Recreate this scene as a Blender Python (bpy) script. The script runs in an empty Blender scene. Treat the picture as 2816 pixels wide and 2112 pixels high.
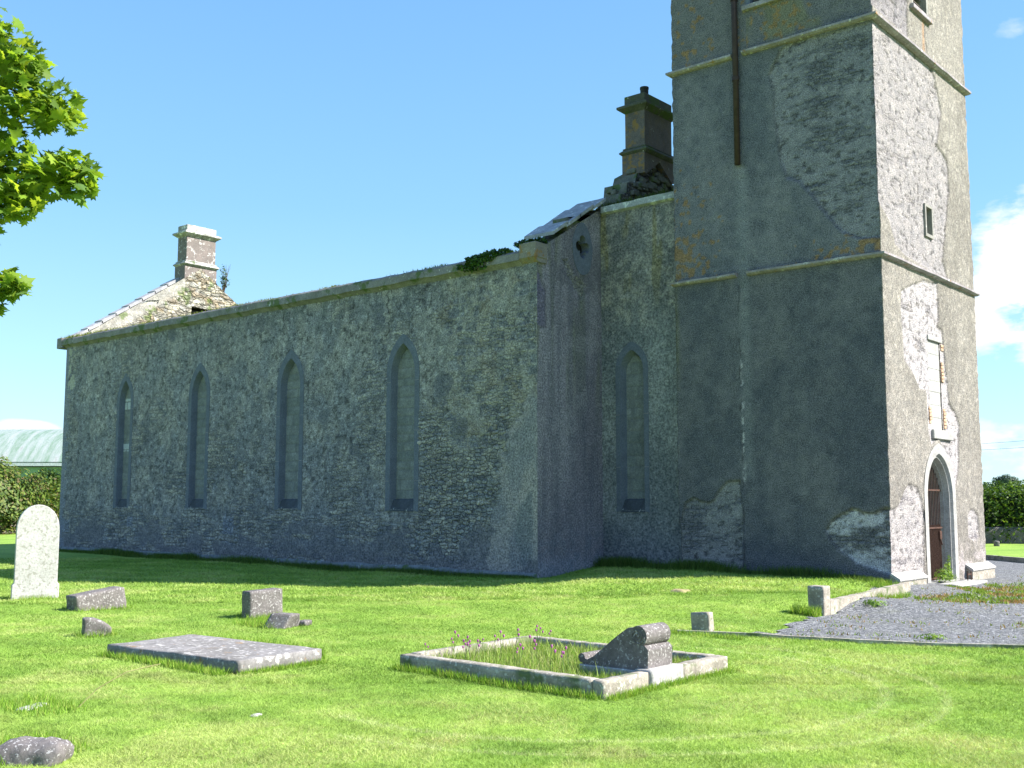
import bpy, math, random
import numpy as np
from mathutils import Vector, Matrix
random.seed(7)
RNG = np.random.default_rng(11)
sc = bpy.context.scene
col = sc.collection

# ------------------------------------------------------------------ camera
cam = bpy.data.cameras.new("camera"); cam_o = bpy.data.objects.new("camera", cam); col.objects.link(cam_o)
cam.sensor_width = 36; cam.lens = 38.275; cam.clip_start = .1; cam.clip_end = 6000
R_ = Vector((0.75942, 0.65059, 0.00080)); U_ = Vector((0.06889, -0.08164, 0.99428)); F_ = Vector((-0.64694, 0.75502, 0.10682))
CAM = Vector((15.441, -18.895, 1.6))
m = Matrix((R_, U_, -F_)).transposed().to_4x4(); m.translation = CAM
cam_o.matrix_world = m
sc.camera = cam_o
sc.view_settings.view_transform = 'Standard'; sc.view_settings.look = 'None'
sc.view_settings.exposure = 1.35; sc.view_settings.gamma = 1

# ------------------------------------------------------------------ light
SUN = Vector((1.03, .57, 1.0)).normalized()
elev = math.asin(SUN.z); azim = math.atan2(SUN.x, SUN.y)
sl = bpy.data.lights.new("sun", 'SUN'); sl.energy = 5.0; sl.angle = math.radians(.5); sl.color = (1.0, .955, .88)
so = bpy.data.objects.new("sun", sl); col.objects.link(so); so.rotation_euler = SUN.to_track_quat('Z', 'Y').to_euler()
so.location = (30, 10, 40)

w = bpy.data.worlds.new("World"); sc.world = w; w.use_nodes = True
nt = w.node_tree; N = nt.nodes; L = nt.links
for n in list(N): N.remove(n)
out = N.new('ShaderNodeOutputWorld'); bg = N.new('ShaderNodeBackground'); L.new(bg.outputs[0], out.inputs[0])
sky = N.new('ShaderNodeTexSky'); sky.sky_type = 'NISHITA'; sky.sun_disc = False
sky.sun_elevation = elev; sky.sun_rotation = azim; sky.air_density = 1.0; sky.dust_density = .35; sky.ozone_density = 2.0
tc = N.new('ShaderNodeTexCoord')
def wmath(op, a, b=None, c=None, clamp=False):
    n = N.new('ShaderNodeMath'); n.operation = op; n.use_clamp = clamp
    for i, v in enumerate((a, b, c)):
        if v is None: continue
        if isinstance(v, (int, float)): n.inputs[i].default_value = v
        else: L.new(v, n.inputs[i])
    return n.outputs[0]
nz = N.new('ShaderNodeTexNoise'); nz.inputs['Scale'].default_value = 9; nz.inputs['Detail'].default_value = 8; nz.inputs['Roughness'].default_value = .58
mp = N.new('ShaderNodeMapping'); mp.inputs['Scale'].default_value = (1, 1, 2.2)
L.new(tc.outputs['Generated'], mp.inputs[0]); L.new(mp.outputs[0], nz.inputs['Vector'])
total = None
def blob(d, rad, zs, amp):
    """a soft cloud mass round the direction d; zs squashes it vertically"""
    global total
    v = N.new('ShaderNodeVectorMath'); v.operation = 'SUBTRACT'; L.new(tc.outputs['Generated'], v.inputs[0]); v.inputs[1].default_value = d
    s = N.new('ShaderNodeVectorMath'); s.operation = 'MULTIPLY'; L.new(v.outputs[0], s.inputs[0]); s.inputs[1].default_value = (1, 1, zs)
    ln = N.new('ShaderNodeVectorMath'); ln.operation = 'LENGTH'; L.new(s.outputs[0], ln.inputs[0])
    b = wmath('MULTIPLY', wmath('SUBTRACT', 1.0, wmath('DIVIDE', ln.outputs['Value'], rad)), amp)
    b = wmath('MAXIMUM', b, 0.0)
    total = b if total is None else wmath('MAXIMUM', total, b)
for d, rad, zs, amp in [((-.235, .945, .19), .085, 1.0, 2.6), ((-.20, .95, .145), .12, 1.7, 2.2), ((-.30, .94, .15), .07, 1.6, 1.6),
                        ((-.25, .96, .045), .12, 3.0, 1.25), ((-.905, .42, .052), .05, 2.6, 2.4), ((-.93, .36, .05), .09, 3.0, 1.7), ((.1, .97, .16), .3, 1.6, 1.5),
                        ((.6, .75, .2), .35, 1.8, 1.4), ((-.232, .885, .375), .06, 2.2, .42), ((-.66, .72, .43), .03, 3, .3),
                        ((.9, -.3, .12), .25, 1.8, 1.3)]:
    blob(d, rad, zs, amp)
cm = wmath('MULTIPLY', total, wmath('ADD', wmath('MULTIPLY', nz.outputs['Fac'], 3.2), -.9), clamp=True)
cm = wmath('SMOOTHSTEP', cm, .28, .62) if False else wmath('MULTIPLY', wmath('SUBTRACT', cm, .25), 2.6, clamp=True)
# pale low sky
sep = N.new('ShaderNodeSeparateXYZ'); L.new(tc.outputs['Generated'], sep.inputs[0])
cr = N.new('ShaderNodeValToRGB'); L.new(sep.outputs['Z'], cr.inputs[0]); e = cr.color_ramp.elements
while len(e) > 1: e.remove(e[0])
e[0].position = 0; e[0].color = (2.5, 3.1, 3.05, 1)
for p_, c_ in ((.12, (1.95, 2.8, 2.9)), (.26, (1.25, 2.25, 2.8)), (.45, (.92, 1.85, 2.7)), (.9, (.5, 1.2, 2.1))): q_ = e.new(p_); q_.color = (*c_, 1)
lowf = wmath('MULTIPLY', wmath('SUBTRACT', 1.0, wmath('MULTIPLY', wmath('SUBTRACT', sep.outputs['Z'], .42), 2.6, clamp=True), clamp=True), .72)
mx0 = N.new('ShaderNodeMix'); mx0.data_type = 'RGBA'; L.new(lowf, mx0.inputs['Factor']); L.new(sky.outputs[0], mx0.inputs[6]); L.new(cr.outputs[0], mx0.inputs[7])
tint = N.new('ShaderNodeMix'); tint.data_type = 'RGBA'; tint.blend_type = 'MULTIPLY'; tint.inputs['Factor'].default_value = 1
L.new(mx0.outputs[2], tint.inputs[6]); tint.inputs[7].default_value = (.84, 1.0, 1.2, 1)
mx = N.new('ShaderNodeMix'); mx.data_type = 'RGBA'; L.new(cm, mx.inputs['Factor']); L.new(tint.outputs[2], mx.inputs[6]); mx.inputs[7].default_value = (4.6, 4.5, 4.5, 1)
L.new(mx.outputs[2], bg.inputs[0]); bg.inputs['Strength'].default_value = .115

# ------------------------------------------------------------------ numpy noise
def _h(ix, iy, iz, s):
    h = (ix.astype(np.int64) * 374761393 + iy.astype(np.int64) * 668265263 + iz.astype(np.int64) * 2147483647 + s * 974634777) & 0xffffffff
    h = ((h ^ (h >> 13)) * 1274126177) & 0xffffffff
    h = ((h ^ (h >> 16)) * 2246822519) & 0xffffffff
    return ((h ^ (h >> 15)) & 0xffffff) / float(0xffffff)
def noise(x, y, z=0., s=0):
    x, y, z = np.broadcast_arrays(np.asarray(x, float), np.asarray(y, float), np.asarray(z, float))
    ix, iy, iz = np.floor(x), np.floor(y), np.floor(z); fx, fy, fz = x - ix, y - iy, z - iz
    fx, fy, fz = [t * t * (3 - 2 * t) for t in (fx, fy, fz)]
    ix, iy, iz = ix.astype(int), iy.astype(int), iz.astype(int); r = 0
    for a in (0, 1):
        for b in (0, 1):
            for c in (0, 1):
                r = r + _h(ix + a, iy + b, iz + c, s) * (fx if a else 1 - fx) * (fy if b else 1 - fy) * (fz if c else 1 - fz)
    return r
def fbm(x, y, z=0., s=0, o=4):
    r = 0; a = .5; t = 0
    for i in range(o):
        f = 2.03 ** i; r = r + a * noise(np.asarray(x) * f, np.asarray(y) * f, np.asarray(z) * f, s + i * 17); t += a; a *= .55
    return r / t
def ss(a, b, x): t = np.clip((x - a) / (b - a), 0, 1); return t * t * (3 - 2 * t)
def polysd(px, py, poly):
    """signed distance to polygon, positive inside"""
    d = np.full(px.shape, 1e9); ins = np.zeros(px.shape, bool); n = len(poly)
    for i in range(n):
        ax, ay = poly[i]; bx, by = poly[(i + 1) % n]; ex, ey = bx - ax, by - ay
        t = np.clip(((px - ax) * ex + (py - ay) * ey) / (ex * ex + ey * ey + 1e-12), 0, 1)
        d = np.minimum(d, np.hypot(px - ax - t * ex, py - ay - t * ey))
        c = ((ay > py) != (by > py)) & (px < (bx - ax) * (py - ay) / (by - ay + 1e-12) + ax)
        ins ^= c
    return np.where(ins, d, -d)
def rubble(u, z, rh=(.09, .2), sw=(.14, .5), s=1, wob=.05, joint=.018):
    """coursed rubble: returns face (0 joint..1 stone face), per-stone random values"""
    uu = u + (fbm(u * 2.3, z * 2.3, 3.1, s, 2) - .5) * wob * 2; zz = z + (fbm(u * 1.6, z * 1.6, 7.7, s + 5, 2) - .5) * wob * 2.6
    r = np.random.default_rng(s); zb = np.concatenate([[-1], -1 + np.cumsum(r.uniform(rh[0], rh[1], 400))])
    row = np.clip(np.searchsorted(zb, zz) - 1, 0, len(zb) - 2); dz = np.minimum(zz - zb[row], zb[row + 1] - zz)
    nW = 220; wid = r.uniform(sw[0], sw[1], (len(zb), nW)); ub = np.cumsum(wid, 1) + r.uniform(-.4, 0, (len(zb), 1)) - 30
    du = np.zeros_like(uu); idx = np.zeros(uu.shape, int)
    for k in np.unique(row):
        mk = row == k; b = ub[k]; j = np.clip(np.searchsorted(b, uu[mk]) - 1, 0, nW - 2)
        du[mk] = np.minimum(uu[mk] - b[j], b[j + 1] - uu[mk]); idx[mk] = j
    d = np.minimum(du, dz)
    f = ss(joint * .25, joint * 1.5, d)
    z0 = np.zeros_like(row)
    return f, _h(row, idx, z0, s), _h(row, idx, z0, s + 1)

# ------------------------------------------------------------------ ground height
GC = [(-60,-10,-.4),(-28,-4,-.25),(-15,-5,-.22),(-7,-7,-.24),(-6,-2.5,-.24),(-2.5,-3,-.25),(0,-2,-.2),(1.1,-1.5,-.11),(2.3,-.7,.03),(4.7,.6,.09),(6.4,1.4,.09),(1,1.5,.08),(3,1.6,.12),
(-10,0,-.14),(-20,0,-.14),(-4,0,-.14),(0,0,-.12),(3,-3,-.1),(5.5,-2.2,.0),(7,-1.2,.03),(8.5,-3,-.16),(8,1,-.16),(10,-5,-.16),(12,0,-.16),(9,4,-.16),(8,8,-.16),(10,-10,-.12),(6,-12,-.12),(3,-11,-.14),(0,-11,-.18),(8,-15,-.1),(13,-15,-.06),(15,-18,0),(15,-10,-.13),(5,15,-.2),(0,30,-.3),(-8,50,-.4),(20,20,-.3),(25,-5,-.1),(5,-7,-.15),(-40,30,-.4),(-60,60,-.5),(7.3,-5,-.12)]
def gz(x, y):
    x = np.asarray(x, float); y = np.asarray(y, float); sw = 0; sz = 0
    for a, b, c in GC:
        q = 1 / ((x - a) ** 2 + (y - b) ** 2 + .35) ** 1.6; sw = sw + q; sz = sz + q * c
    return sz / sw
def G(x, y): return float(gz(x, y))

# ------------------------------------------------------------------ object helpers
def tag(o, label=None, cat=None, group=None, kind=None):
    if label: o['label'] = label
    if cat: o['category'] = cat
    if group: o['group'] = group
    if kind: o['kind'] = kind
    return o
def thing(name, label, cat, loc=(0, 0, 0), rz=0, group=None):
    o = bpy.data.objects.new(name, None); col.objects.link(o); o.location = loc; o.rotation_euler = (0, 0, rz); o.empty_display_size = .2
    return tag(o, label, cat, group)
def mesh_np(name, V, Fa, mat, parent=None, C=None, smooth=False):
    """V (n,3); Fa (m,k) same-size faces or list of faces; C (n,3) colour per vertex"""
    me = bpy.data.meshes.new(name); V = np.asarray(V, np.float32)
    if isinstance(Fa, np.ndarray):
        k = Fa.shape[1]; me.vertices.add(len(V)); me.vertices.foreach_set('co', V.ravel())
        me.loops.add(Fa.size); me.loops.foreach_set('vertex_index', Fa.astype(np.int32).ravel())
        me.polygons.add(len(Fa)); me.polygons.foreach_set('loop_start', np.arange(0, Fa.size, k, dtype=np.int32))
        me.update(calc_edges=True)
    else:
        me.from_pydata(V.tolist(), [], [list(f) for f in Fa]); me.update()
    me.validate()
    if C is not None:
        a = me.color_attributes.new('Col', 'FLOAT_COLOR', 'POINT')
        C = np.asarray(C, np.float32)
        if C.shape[1] == 3: C = np.concatenate([C, np.zeros((len(V), 1), np.float32)], 1)
        a.data.foreach_set('color', C.ravel())
    if smooth: me.polygons.foreach_set('use_smooth', np.ones(len(me.polygons), bool))
    if mat: me.materials.append(mat)
    o = bpy.data.objects.new(name, me); col.objects.link(o)
    if parent: o.parent = parent
    return o
class MB:
    """collects shapes into one mesh"""
    def __init__(s): s.v = []; s.f = []; s.c = []
    def add(s, v, f, c=None):
        n = len(s.v); s.v += [tuple(p) for p in v]; s.f += [tuple(i + n for i in q) for q in f]
        s.c += [c if c is not None else (1, 1, 1)] * len(v)
    def box(s, x0, x1, y0, y1, z0, z1, b=0., c=None):
        if b <= 0:
            v = [(x, y, z) for z in (z0, z1) for y in (y0, y1) for x in (x0, x1)]
            s.add(v, [(0, 2, 3, 1), (4, 5, 7, 6), (0, 1, 5, 4), (2, 6, 7, 3), (0, 4, 6, 2), (1, 3, 7, 5)], c); return
        X = (x0, x1); Y = (y0, y1); Z = (z0, z1); v = []; idx = {}
        for i in (0, 1):
            for j in (0, 1):
                for k in (0, 1):
                    sx, sy, sz = (1, -1)[i], (1, -1)[j], (1, -1)[k]
                    for a, (dx, dy, dz) in enumerate(((0, b, b), (b, 0, b), (b, b, 0))):
                        idx[i, j, k, a] = len(v); v.append((X[i] + sx * dx, Y[j] + sy * dy, Z[k] + sz * dz))
        f = []
        for i in (0, 1): f.append([idx[i, j, k, 0] for j, k in ((0, 0), (1, 0), (1, 1), (0, 1))][::(1, -1)[1 - i] if True else 1])
        for j in (0, 1): f.append([idx[i, j, k, 1] for i, k in ((0, 0), (0, 1), (1, 1), (1, 0))][::(1 if j else -1)])
        for k in (0, 1): f.append([idx[i, j, k, 2] for i, j in ((0, 0), (1, 0), (1, 1), (0, 1))][::(1 if k else -1)])
        for i in (0, 1):
            for j in (0, 1): f.append([idx[i, j, 0, 0], idx[i, j, 0, 1], idx[i, j, 1, 1], idx[i, j, 1, 0]])
        for i in (0, 1):
            for k in (0, 1): f.append([idx[i, 0, k, 0], idx[i, 0, k, 2], idx[i, 1, k, 2], idx[i, 1, k, 0]])
        for j in (0, 1):
            for k in (0, 1): f.append([idx[0, j, k, 1], idx[0, j, k, 2], idx[1, j, k, 2], idx[1, j, k, 1]])
        for i in (0, 1):
            for j in (0, 1):
                for k in (0, 1): f.append([idx[i, j, k, a] for a in (0, 1, 2)])
        s.add(v, f, c)
    def prism(s, poly, axis, a, b, c=None):
        """poly in the two other axes, extruded along axis from a to b"""
        n = len(poly)
        def P(p, t): return {0: (t, p[0], p[1]), 1: (p[0], t, p[1]), 2: (p[0], p[1], t)}[axis]
        v = [P(p, a) for p in poly] + [P(p, b) for p in poly]
        f = [tuple(range(n)), tuple(range(2 * n - 1, n - 1, -1))] + [(i, (i + 1) % n + 0, (i + 1) % n + n, i + n) for i in range(n)]
        s.add(v, f, c)
    def tube(s, pts, r, n=8, c=None, taper=None):
        pts = [Vector(p) for p in pts]; rings = []; v = []; f = []
        for i, p in enumerate(pts):
            d = (pts[min(i + 1, len(pts) - 1)] - pts[max(i - 1, 0)]).normalized()
            a = d.cross(Vector((0, 0, 1)) if abs(d.z) < .9 else Vector((1, 0, 0))).normalized(); b = d.cross(a)
            rr = r if taper is None else r + (taper - r) * i / (len(pts) - 1)
            v += [p + a * math.cos(t) * rr + b * math.sin(t) * rr for t in [2 * math.pi * k / n for k in range(n)]]
        for i in range(len(pts) - 1):
            for k in range(n): f.append((i * n + k, i * n + (k + 1) % n, (i + 1) * n + (k + 1) % n, (i + 1) * n + k))
        f.append(tuple(range(n))); f.append(tuple((len(pts) - 1) * n + k for k in range(n - 1, -1, -1)))
        s.add(v, f, c)
    def build(s, name, mat, parent=None, smooth=False, cols=False):
        o = mesh_np(name, s.v, s.f, mat, parent, s.c if cols else None, smooth)
        import bmesh
        bm = bmesh.new(); bm.from_mesh(o.data); bmesh.ops.recalc_face_normals(bm, faces=bm.faces); bm.to_mesh(o.data); bm.free()
        return o

def rough_box(name, x0, x1, y0, y1, z0, z1, mat, parent=None, step=.06, amp=.012, rnd=.02, fs=9., seed=0, shape=None):
    """subdivided block whose surface is displaced by noise: a worn stone"""
    def ax(a, b): n = max(2, int((b - a) / step) + 1); return np.linspace(a, b, n + 1)
    X, Y, Z = ax(x0, x1), ax(y0, y1), ax(z0, z1); vid = {}; V = []; Fc = []
    def vi(i, j, k):
        if (i, j, k) not in vid: vid[i, j, k] = len(V); V.append((X[i], Y[j], Z[k]))
        return vid[i, j, k]
    nx, ny, nz_ = len(X) - 1, len(Y) - 1, len(Z) - 1
    for i in range(nx):
        for j in range(ny):
            Fc.append((vi(i, j, 0), vi(i, j + 1, 0), vi(i + 1, j + 1, 0), vi(i + 1, j, 0))); Fc.append((vi(i, j, nz_), vi(i + 1, j, nz_), vi(i + 1, j + 1, nz_), vi(i, j + 1, nz_)))
    for i in range(nx):
        for k in range(nz_):
            Fc.append((vi(i, 0, k), vi(i + 1, 0, k), vi(i + 1, 0, k + 1), vi(i, 0, k + 1))); Fc.append((vi(i, ny, k), vi(i, ny, k + 1), vi(i + 1, ny, k + 1), vi(i + 1, ny, k)))
    for j in range(ny):
        for k in range(nz_):
            Fc.append((vi(0, j, k), vi(0, j, k + 1), vi(0, j + 1, k + 1), vi(0, j + 1, k))); Fc.append((vi(nx, j, k), vi(nx, j + 1, k), vi(nx, j + 1, k + 1), vi(nx, j, k + 1)))
    V = np.array(V); c = np.array([(x0 + x1) / 2, (y0 + y1) / 2, (z0 + z1) / 2]); h = np.array([x1 - x0, y1 - y0, z1 - z0]) / 2
    q = V - c; inner = np.clip(q, -(h - rnd), h - rnd); d = q - inner; ln = np.linalg.norm(d, axis=1, keepdims=True)
    q = np.where(ln > 1e-9, inner + d / np.maximum(ln, 1e-9) * rnd, q)
    nrm = np.where(ln > 1e-9, d / np.maximum(ln, 1e-9), 0)
    a = (fbm(V[:, 0] * fs, V[:, 1] * fs, V[:, 2] * fs, seed, 3) - .5) * 2 * amp + (fbm(V[:, 0] * 2.2, V[:, 1] * 2.2, V[:, 2] * 2.2, seed + 9, 2) - .5) * amp * 2
    V = c + q + nrm * a[:, None]
    if shape: V = shape(V)
    return mesh_np(name, V, np.array(Fc), mat, parent, smooth=True)

# ------------------------------------------------------------------ materials
def newmat(name):
    mt = bpy.data.materials.new(name); mt.use_nodes = True; t = mt.node_tree
    for n in list(t.nodes): t.nodes.remove(n)
    o = t.nodes.new('ShaderNodeOutputMaterial'); b = t.nodes.new('ShaderNodeBsdfPrincipled'); t.links.new(b.outputs[0], o.inputs[0])
    b.inputs['Roughness'].default_value = .92; b.inputs['Specular IOR Level'].default_value = .25
    return mt, t, b
def nd(t, typ, **kw):
    n = t.nodes.new(typ)
    for k, v in kw.items():
        if k in n.inputs: n.inputs[k].default_value = v
        else: setattr(n, k, v)
    return n
def ramp(t, src, stops):
    r = t.nodes.new('ShaderNodeValToRGB'); e = r.color_ramp.elements
    while len(e) > 1: e.remove(e[0])
    e[0].position = stops[0][0]; e[0].color = tuple(stops[0][1]) + (1,)
    for p, c in stops[1:]:
        q = e.new(p); q.color = tuple(c) + (1,)
    t.links.new(src, r.inputs[0]); return r.outputs[0]
def mixc(t, fac, a, b, mode='MIX'):
    n = t.nodes.new('ShaderNodeMix'); n.data_type = 'RGBA'; n.blend_type = mode
    for v, i in ((fac, 0), (a, 6), (b, 7)):
        if isinstance(v, (int, float)): n.inputs[i].default_value = v
        elif isinstance(v, tuple): n.inputs[i].default_value = v + (1,)
        else: t.links.new(v, n.inputs[i])
    return n.outputs[2]
def g3(v): return (v, v, v)

def masonry_mat(name, grain=34., gc=.35, bump=.5, bd=.02, speck=.0, k=(1, 1, 1), cell=5.5):
    mt, t, b = newmat(name)
    at = nd(t, 'ShaderNodeAttribute', attribute_name='Col'); tcn = nd(t, 'ShaderNodeTexCoord')
    n1 = nd(t, 'ShaderNodeTexNoise', Scale=grain, Detail=4., Roughness=.7); n2 = nd(t, 'ShaderNodeTexNoise', Scale=6., Detail=5., Roughness=.65)
    for n in (n1, n2): t.links.new(tcn.outputs['Object'], n.inputs['Vector'])
    v1 = ramp(t, n1.outputs['Fac'], [(.36, g3(1 - gc)), (.5, g3(1.)), (.64, g3(1 + gc))])
    c = mixc(t, 1., at.outputs['Color'], v1, 'MULTIPLY')
    c = mixc(t, 1., c, ramp(t, n2.outputs['Fac'], [(.3, (.8, .82, .84)), (.7, (1.2, 1.18, 1.14))]), 'MULTIPLY')
    c = mixc(t, 1., c, k, 'MULTIPLY')
    # crisp individual stones where the alpha channel says the masonry is bare
    dn = nd(t, 'ShaderNodeTexNoise', Scale=3.5, Detail=2.); t.links.new(tcn.outputs['Object'], dn.inputs['Vector'])
    va = nd(t, 'ShaderNodeVectorMath', operation='MULTIPLY_ADD'); t.links.new(dn.outputs['Color'], va.inputs[0]); va.inputs[1].default_value = (.16, .16, .10); t.links.new(tcn.outputs['Object'], va.inputs[2])
    vm = nd(t, 'ShaderNodeVectorMath', operation='MULTIPLY'); t.links.new(va.outputs[0], vm.inputs[0]); vm.inputs[1].default_value = (1, 1, 2.1)
    vc = nd(t, 'ShaderNodeTexVoronoi', Scale=cell, Randomness=.9); vd = nd(t, 'ShaderNodeTexVoronoi', Scale=cell, Randomness=.9, feature='DISTANCE_TO_EDGE')
    for n in (vc, vd): t.links.new(vm.outputs[0], n.inputs['Vector'])
    sc_ = nd(t, 'ShaderNodeSeparateColor'); t.links.new(vc.outputs['Color'], sc_.inputs[0])
    cb = ramp(t, sc_.outputs[0], [(0, (.68, .70, .74)), (.5, g3(1.)), (1., (1.36, 1.33, 1.24))])
    jt = ramp(t, vd.outputs['Distance'], [(0., g3(.45)), (.035, g3(.68)), (.09, g3(1.))])
    cell_c = mixc(t, 1., cb, jt, 'MULTIPLY'); c = mixc(t, 1., c, mixc(t, at.outputs['Alpha'], g3(1.), cell_c), 'MULTIPLY')
    if speck:
        vo = nd(t, 'ShaderNodeTexVoronoi', Scale=22.); t.links.new(tcn.outputs['Object'], vo.inputs['Vector'])
        c = mixc(t, ramp(t, vo.outputs['Distance'], [(.0, g3(speck)), (.14, g3(speck)), (.22, g3(0))]), c, (.62, .62, .58))
    t.links.new(c, b.inputs['Base Color'])
    bp = nd(t, 'ShaderNodeBump', Strength=bump, Distance=bd); t.links.new(n1.outputs['Fac'], bp.inputs['Height'])
    b2_ = nd(t, 'ShaderNodeBump', Distance=.03); t.links.new(ramp(t, vd.outputs['Distance'], [(0., g3(0.)), (.12, g3(1.))]), b2_.inputs['Height']); t.links.new(at.outputs['Alpha'], b2_.inputs['Strength']); t.links.new(bp.outputs[0], b2_.inputs['Normal']); t.links.new(b2_.outputs[0], b.inputs['Normal'])
    return mt
def stone_mat(name, base, dark, spot=(.6, .6, .57), amt=.5, sscale=9., grain=30., orange=0., bump=.4, moss=0.):
    mt, t, b = newmat(name); tcn = nd(t, 'ShaderNodeTexCoord')
    ns = [nd(t, 'ShaderNodeTexNoise', Scale=s, Detail=d, Roughness=.65) for s, d in ((3., 5.), (grain, 4.), (sscale, 3.), (5., 4.), (2.3, 3.))]
    for n in ns: t.links.new(tcn.outputs['Object'], n.inputs['Vector'])
    c = mixc(t, ramp(t, ns[0].outputs['Fac'], [(.35, g3(0)), (.65, g3(1))]), dark, base)
    c = mixc(t, 1., c, ramp(t, ns[1].outputs['Fac'], [(.3, g3(.75)), (.7, g3(1.25))]), 'MULTIPLY')
    if amt > 0: c = mixc(t, ramp(t, ns[2].outputs['Fac'], [(.72 - amt * .3, g3(0)), (.76 - amt * .3, g3(.85))]), c, spot)
    if orange:
        of = ramp(t, ns[3].outputs['Fac'], [(.62 - orange * .2, g3(0)), (.7 - orange * .2, g3(.85))])
        if orange > .5:   # lichen grows on the south face only
            ge = nd(t, 'ShaderNodeNewGeometry'); sx_ = nd(t, 'ShaderNodeSeparateXYZ'); t.links.new(ge.outputs['True Normal'], sx_.inputs[0])
            of = mixc(t, 1., of, ramp(t, sx_.outputs['X'], [(.3, g3(1)), (.5, g3(.12))]), 'MULTIPLY')
        c = mixc(t, of, c, (.26, .15, .05))
    if moss: c = mixc(t, ramp(t, ns[4].outputs['Fac'], [(.6 - moss * .25, g3(0)), (.68 - moss * .25, g3(.8))]), c, (.07, .11, .025))
    t.links.new(c, b.inputs['Base Color'])
    bp = nd(t, 'ShaderNodeBump', Strength=bump, Distance=.01); t.links.new(ns[1].outputs['Fac'], bp.inputs['Height']); t.links.new(bp.outputs[0], b.inputs['Normal'])
    return mt
def leaf_mat(name, trans=.35, tint=(1.2, 1.15, .5), rough=.55):
    mt, t, b = newmat(name); at = nd(t, 'ShaderNodeAttribute', attribute_name='Col')
    b.inputs['Roughness'].default_value = rough; t.links.new(at.outputs['Color'], b.inputs['Base Color'])
    tr = nd(t, 'ShaderNodeBsdfTranslucent'); t.links.new(mixc(t, 1., at.outputs['Color'], tint, 'MULTIPLY'), tr.inputs['Color'])
    mxs = nd(t, 'ShaderNodeMixShader'); mxs.inputs[0].default_value = trans
    o = [n for n in t.nodes if n.type == 'OUTPUT_MATERIAL'][0]
    t.links.new(b.outputs[0], mxs.inputs[1]); t.links.new(tr.outputs[0], mxs.inputs[2]); t.links.new(mxs.outputs[0], o.inputs[0])
    return mt
def plain_mat(name, c, rough=.8, metal=0., var=.25, scale=8.):
    mt, t, b = newmat(name); tcn = nd(t, 'ShaderNodeTexCoord'); n = nd(t, 'ShaderNodeTexNoise', Scale=scale, Detail=5.)
    t.links.new(tcn.outputs['Object'], n.inputs['Vector'])
    t.links.new(mixc(t, 1., c, ramp(t, n.outputs['Fac'], [(.3, g3(1 - var)), (.7, g3(1 + var))]), 'MULTIPLY'), b.inputs['Base Color'])
    b.inputs['Roughness'].default_value = rough; b.inputs['Metallic'].default_value = metal; return mt

M = {}
M['rubble'] = masonry_mat('rubble wall', 24., .5, .9, .03, k=(1.10, 1.03, 1.16))
M['dash'] = masonry_mat('pebbledash render', 44., .62, 1., .022, .16, k=(.97, .90, 1.02))
M['erub'] = masonry_mat('east gable rubble', 30., .38, .6, .02, cell=3.6)  # inner face of the east gable, larger stones and no tint
M['ashlar'] = stone_mat('dressed limestone', (.14, .155, .20), (.115, .125, .16), amt=.05, sscale=40., bump=.2)
M['sill'] = stone_mat('dark weathered sill', (.085, .095, .12), (.05, .055, .065), amt=.2, sscale=9., bump=.5)
M['infill'] = masonry_mat('block infill', 34., .25, .4, .01, k=(1.12, 1.08, 1.2))
M['cornice'] = stone_mat('cornice limestone', (.24, .225, .225), (.155, .145, .145), amt=.2, sscale=9., moss=.28)
M['string'] = stone_mat('string course limestone', (.33, .29, .31), (.20, .175, .185), spot=(.55, .53, .52), amt=.4, sscale=9., moss=.0, orange=.1)
M['coping'] = stone_mat('coping slab', (.36, .36, .37), (.25, .25, .26), amt=.4, sscale=6.)
M['chimney'] = stone_mat('chimney limestone', (.21, .175, .16), (.155, .135, .125), spot=(.5, .48, .46), amt=.45, sscale=8.)
M['chimney_near'] = stone_mat('chimney limestone with orange lichen', (.15, .125, .12), (.105, .088, .085), amt=.1, sscale=9., orange=.62)  # darker stone with orange lichen for the near chimney
M['cap'] = stone_mat('chimney cap limestone', (.42, .41, .39), (.24, .23, .21), spot=(.7, .7, .68), amt=.5, sscale=6., moss=.1)
M['cap2'] = stone_mat('mossy chimney cap', (.11, .11, .09), (.065, .065, .05), amt=.12, sscale=8., moss=.4)
M['white_stone'] = stone_mat('white marble headstone', (.45, .435, .425), (.35, .345, .32), spot=(.25, .245, .21), amt=.52, sscale=12., bump=.3)
M['grey_stone'] = stone_mat('grey limestone with white lichen', (.17, .152, .148), (.11, .098, .094), spot=(.43, .41, .40), amt=.45, sscale=36., bump=.5)
M['slab'] = stone_mat('ledger limestone', (.24, .225, .22), (.16, .15, .14), spot=(.42, .40, .38), amt=.5, sscale=13., bump=.5, orange=.02)
M['kerb'] = stone_mat('kerb concrete', (.37, .33, .275), (.20, .18, .145), spot=(.5, .48, .42), amt=.45, sscale=20., moss=.1, bump=.7)
M['plinth'] = stone_mat('plinth limestone', (.22, .235, .25), (.12, .13, .135), amt=.2, sscale=5., bump=.6, moss=.2)
M['kerb_white'] = stone_mat('kerb limestone', (.42, .4, .38), (.30, .29, .27), spot=(.7, .7, .68), amt=.4, sscale=12., bump=.6)
M['rust'] = plain_mat('rusted iron', (.085, .045, .033), .8, .2, .4, 20.)
M['pipe'] = plain_mat('brown painted pipe', (.045, .028, .025), .6, .0, .3, 9.)
M['dark'] = plain_mat('interior shade and wires', (.03, .03, .03), .95, 0, .2)  # near-black colour standing in for shade inside openings; wires share it
M['timber'] = plain_mat('old grey timber', (.10, .085, .07), .9, 0, .3, 12.)
M['brick'] = plain_mat('orange brick', (.46, .30, .20), .9, 0, .35, 18.)
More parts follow.
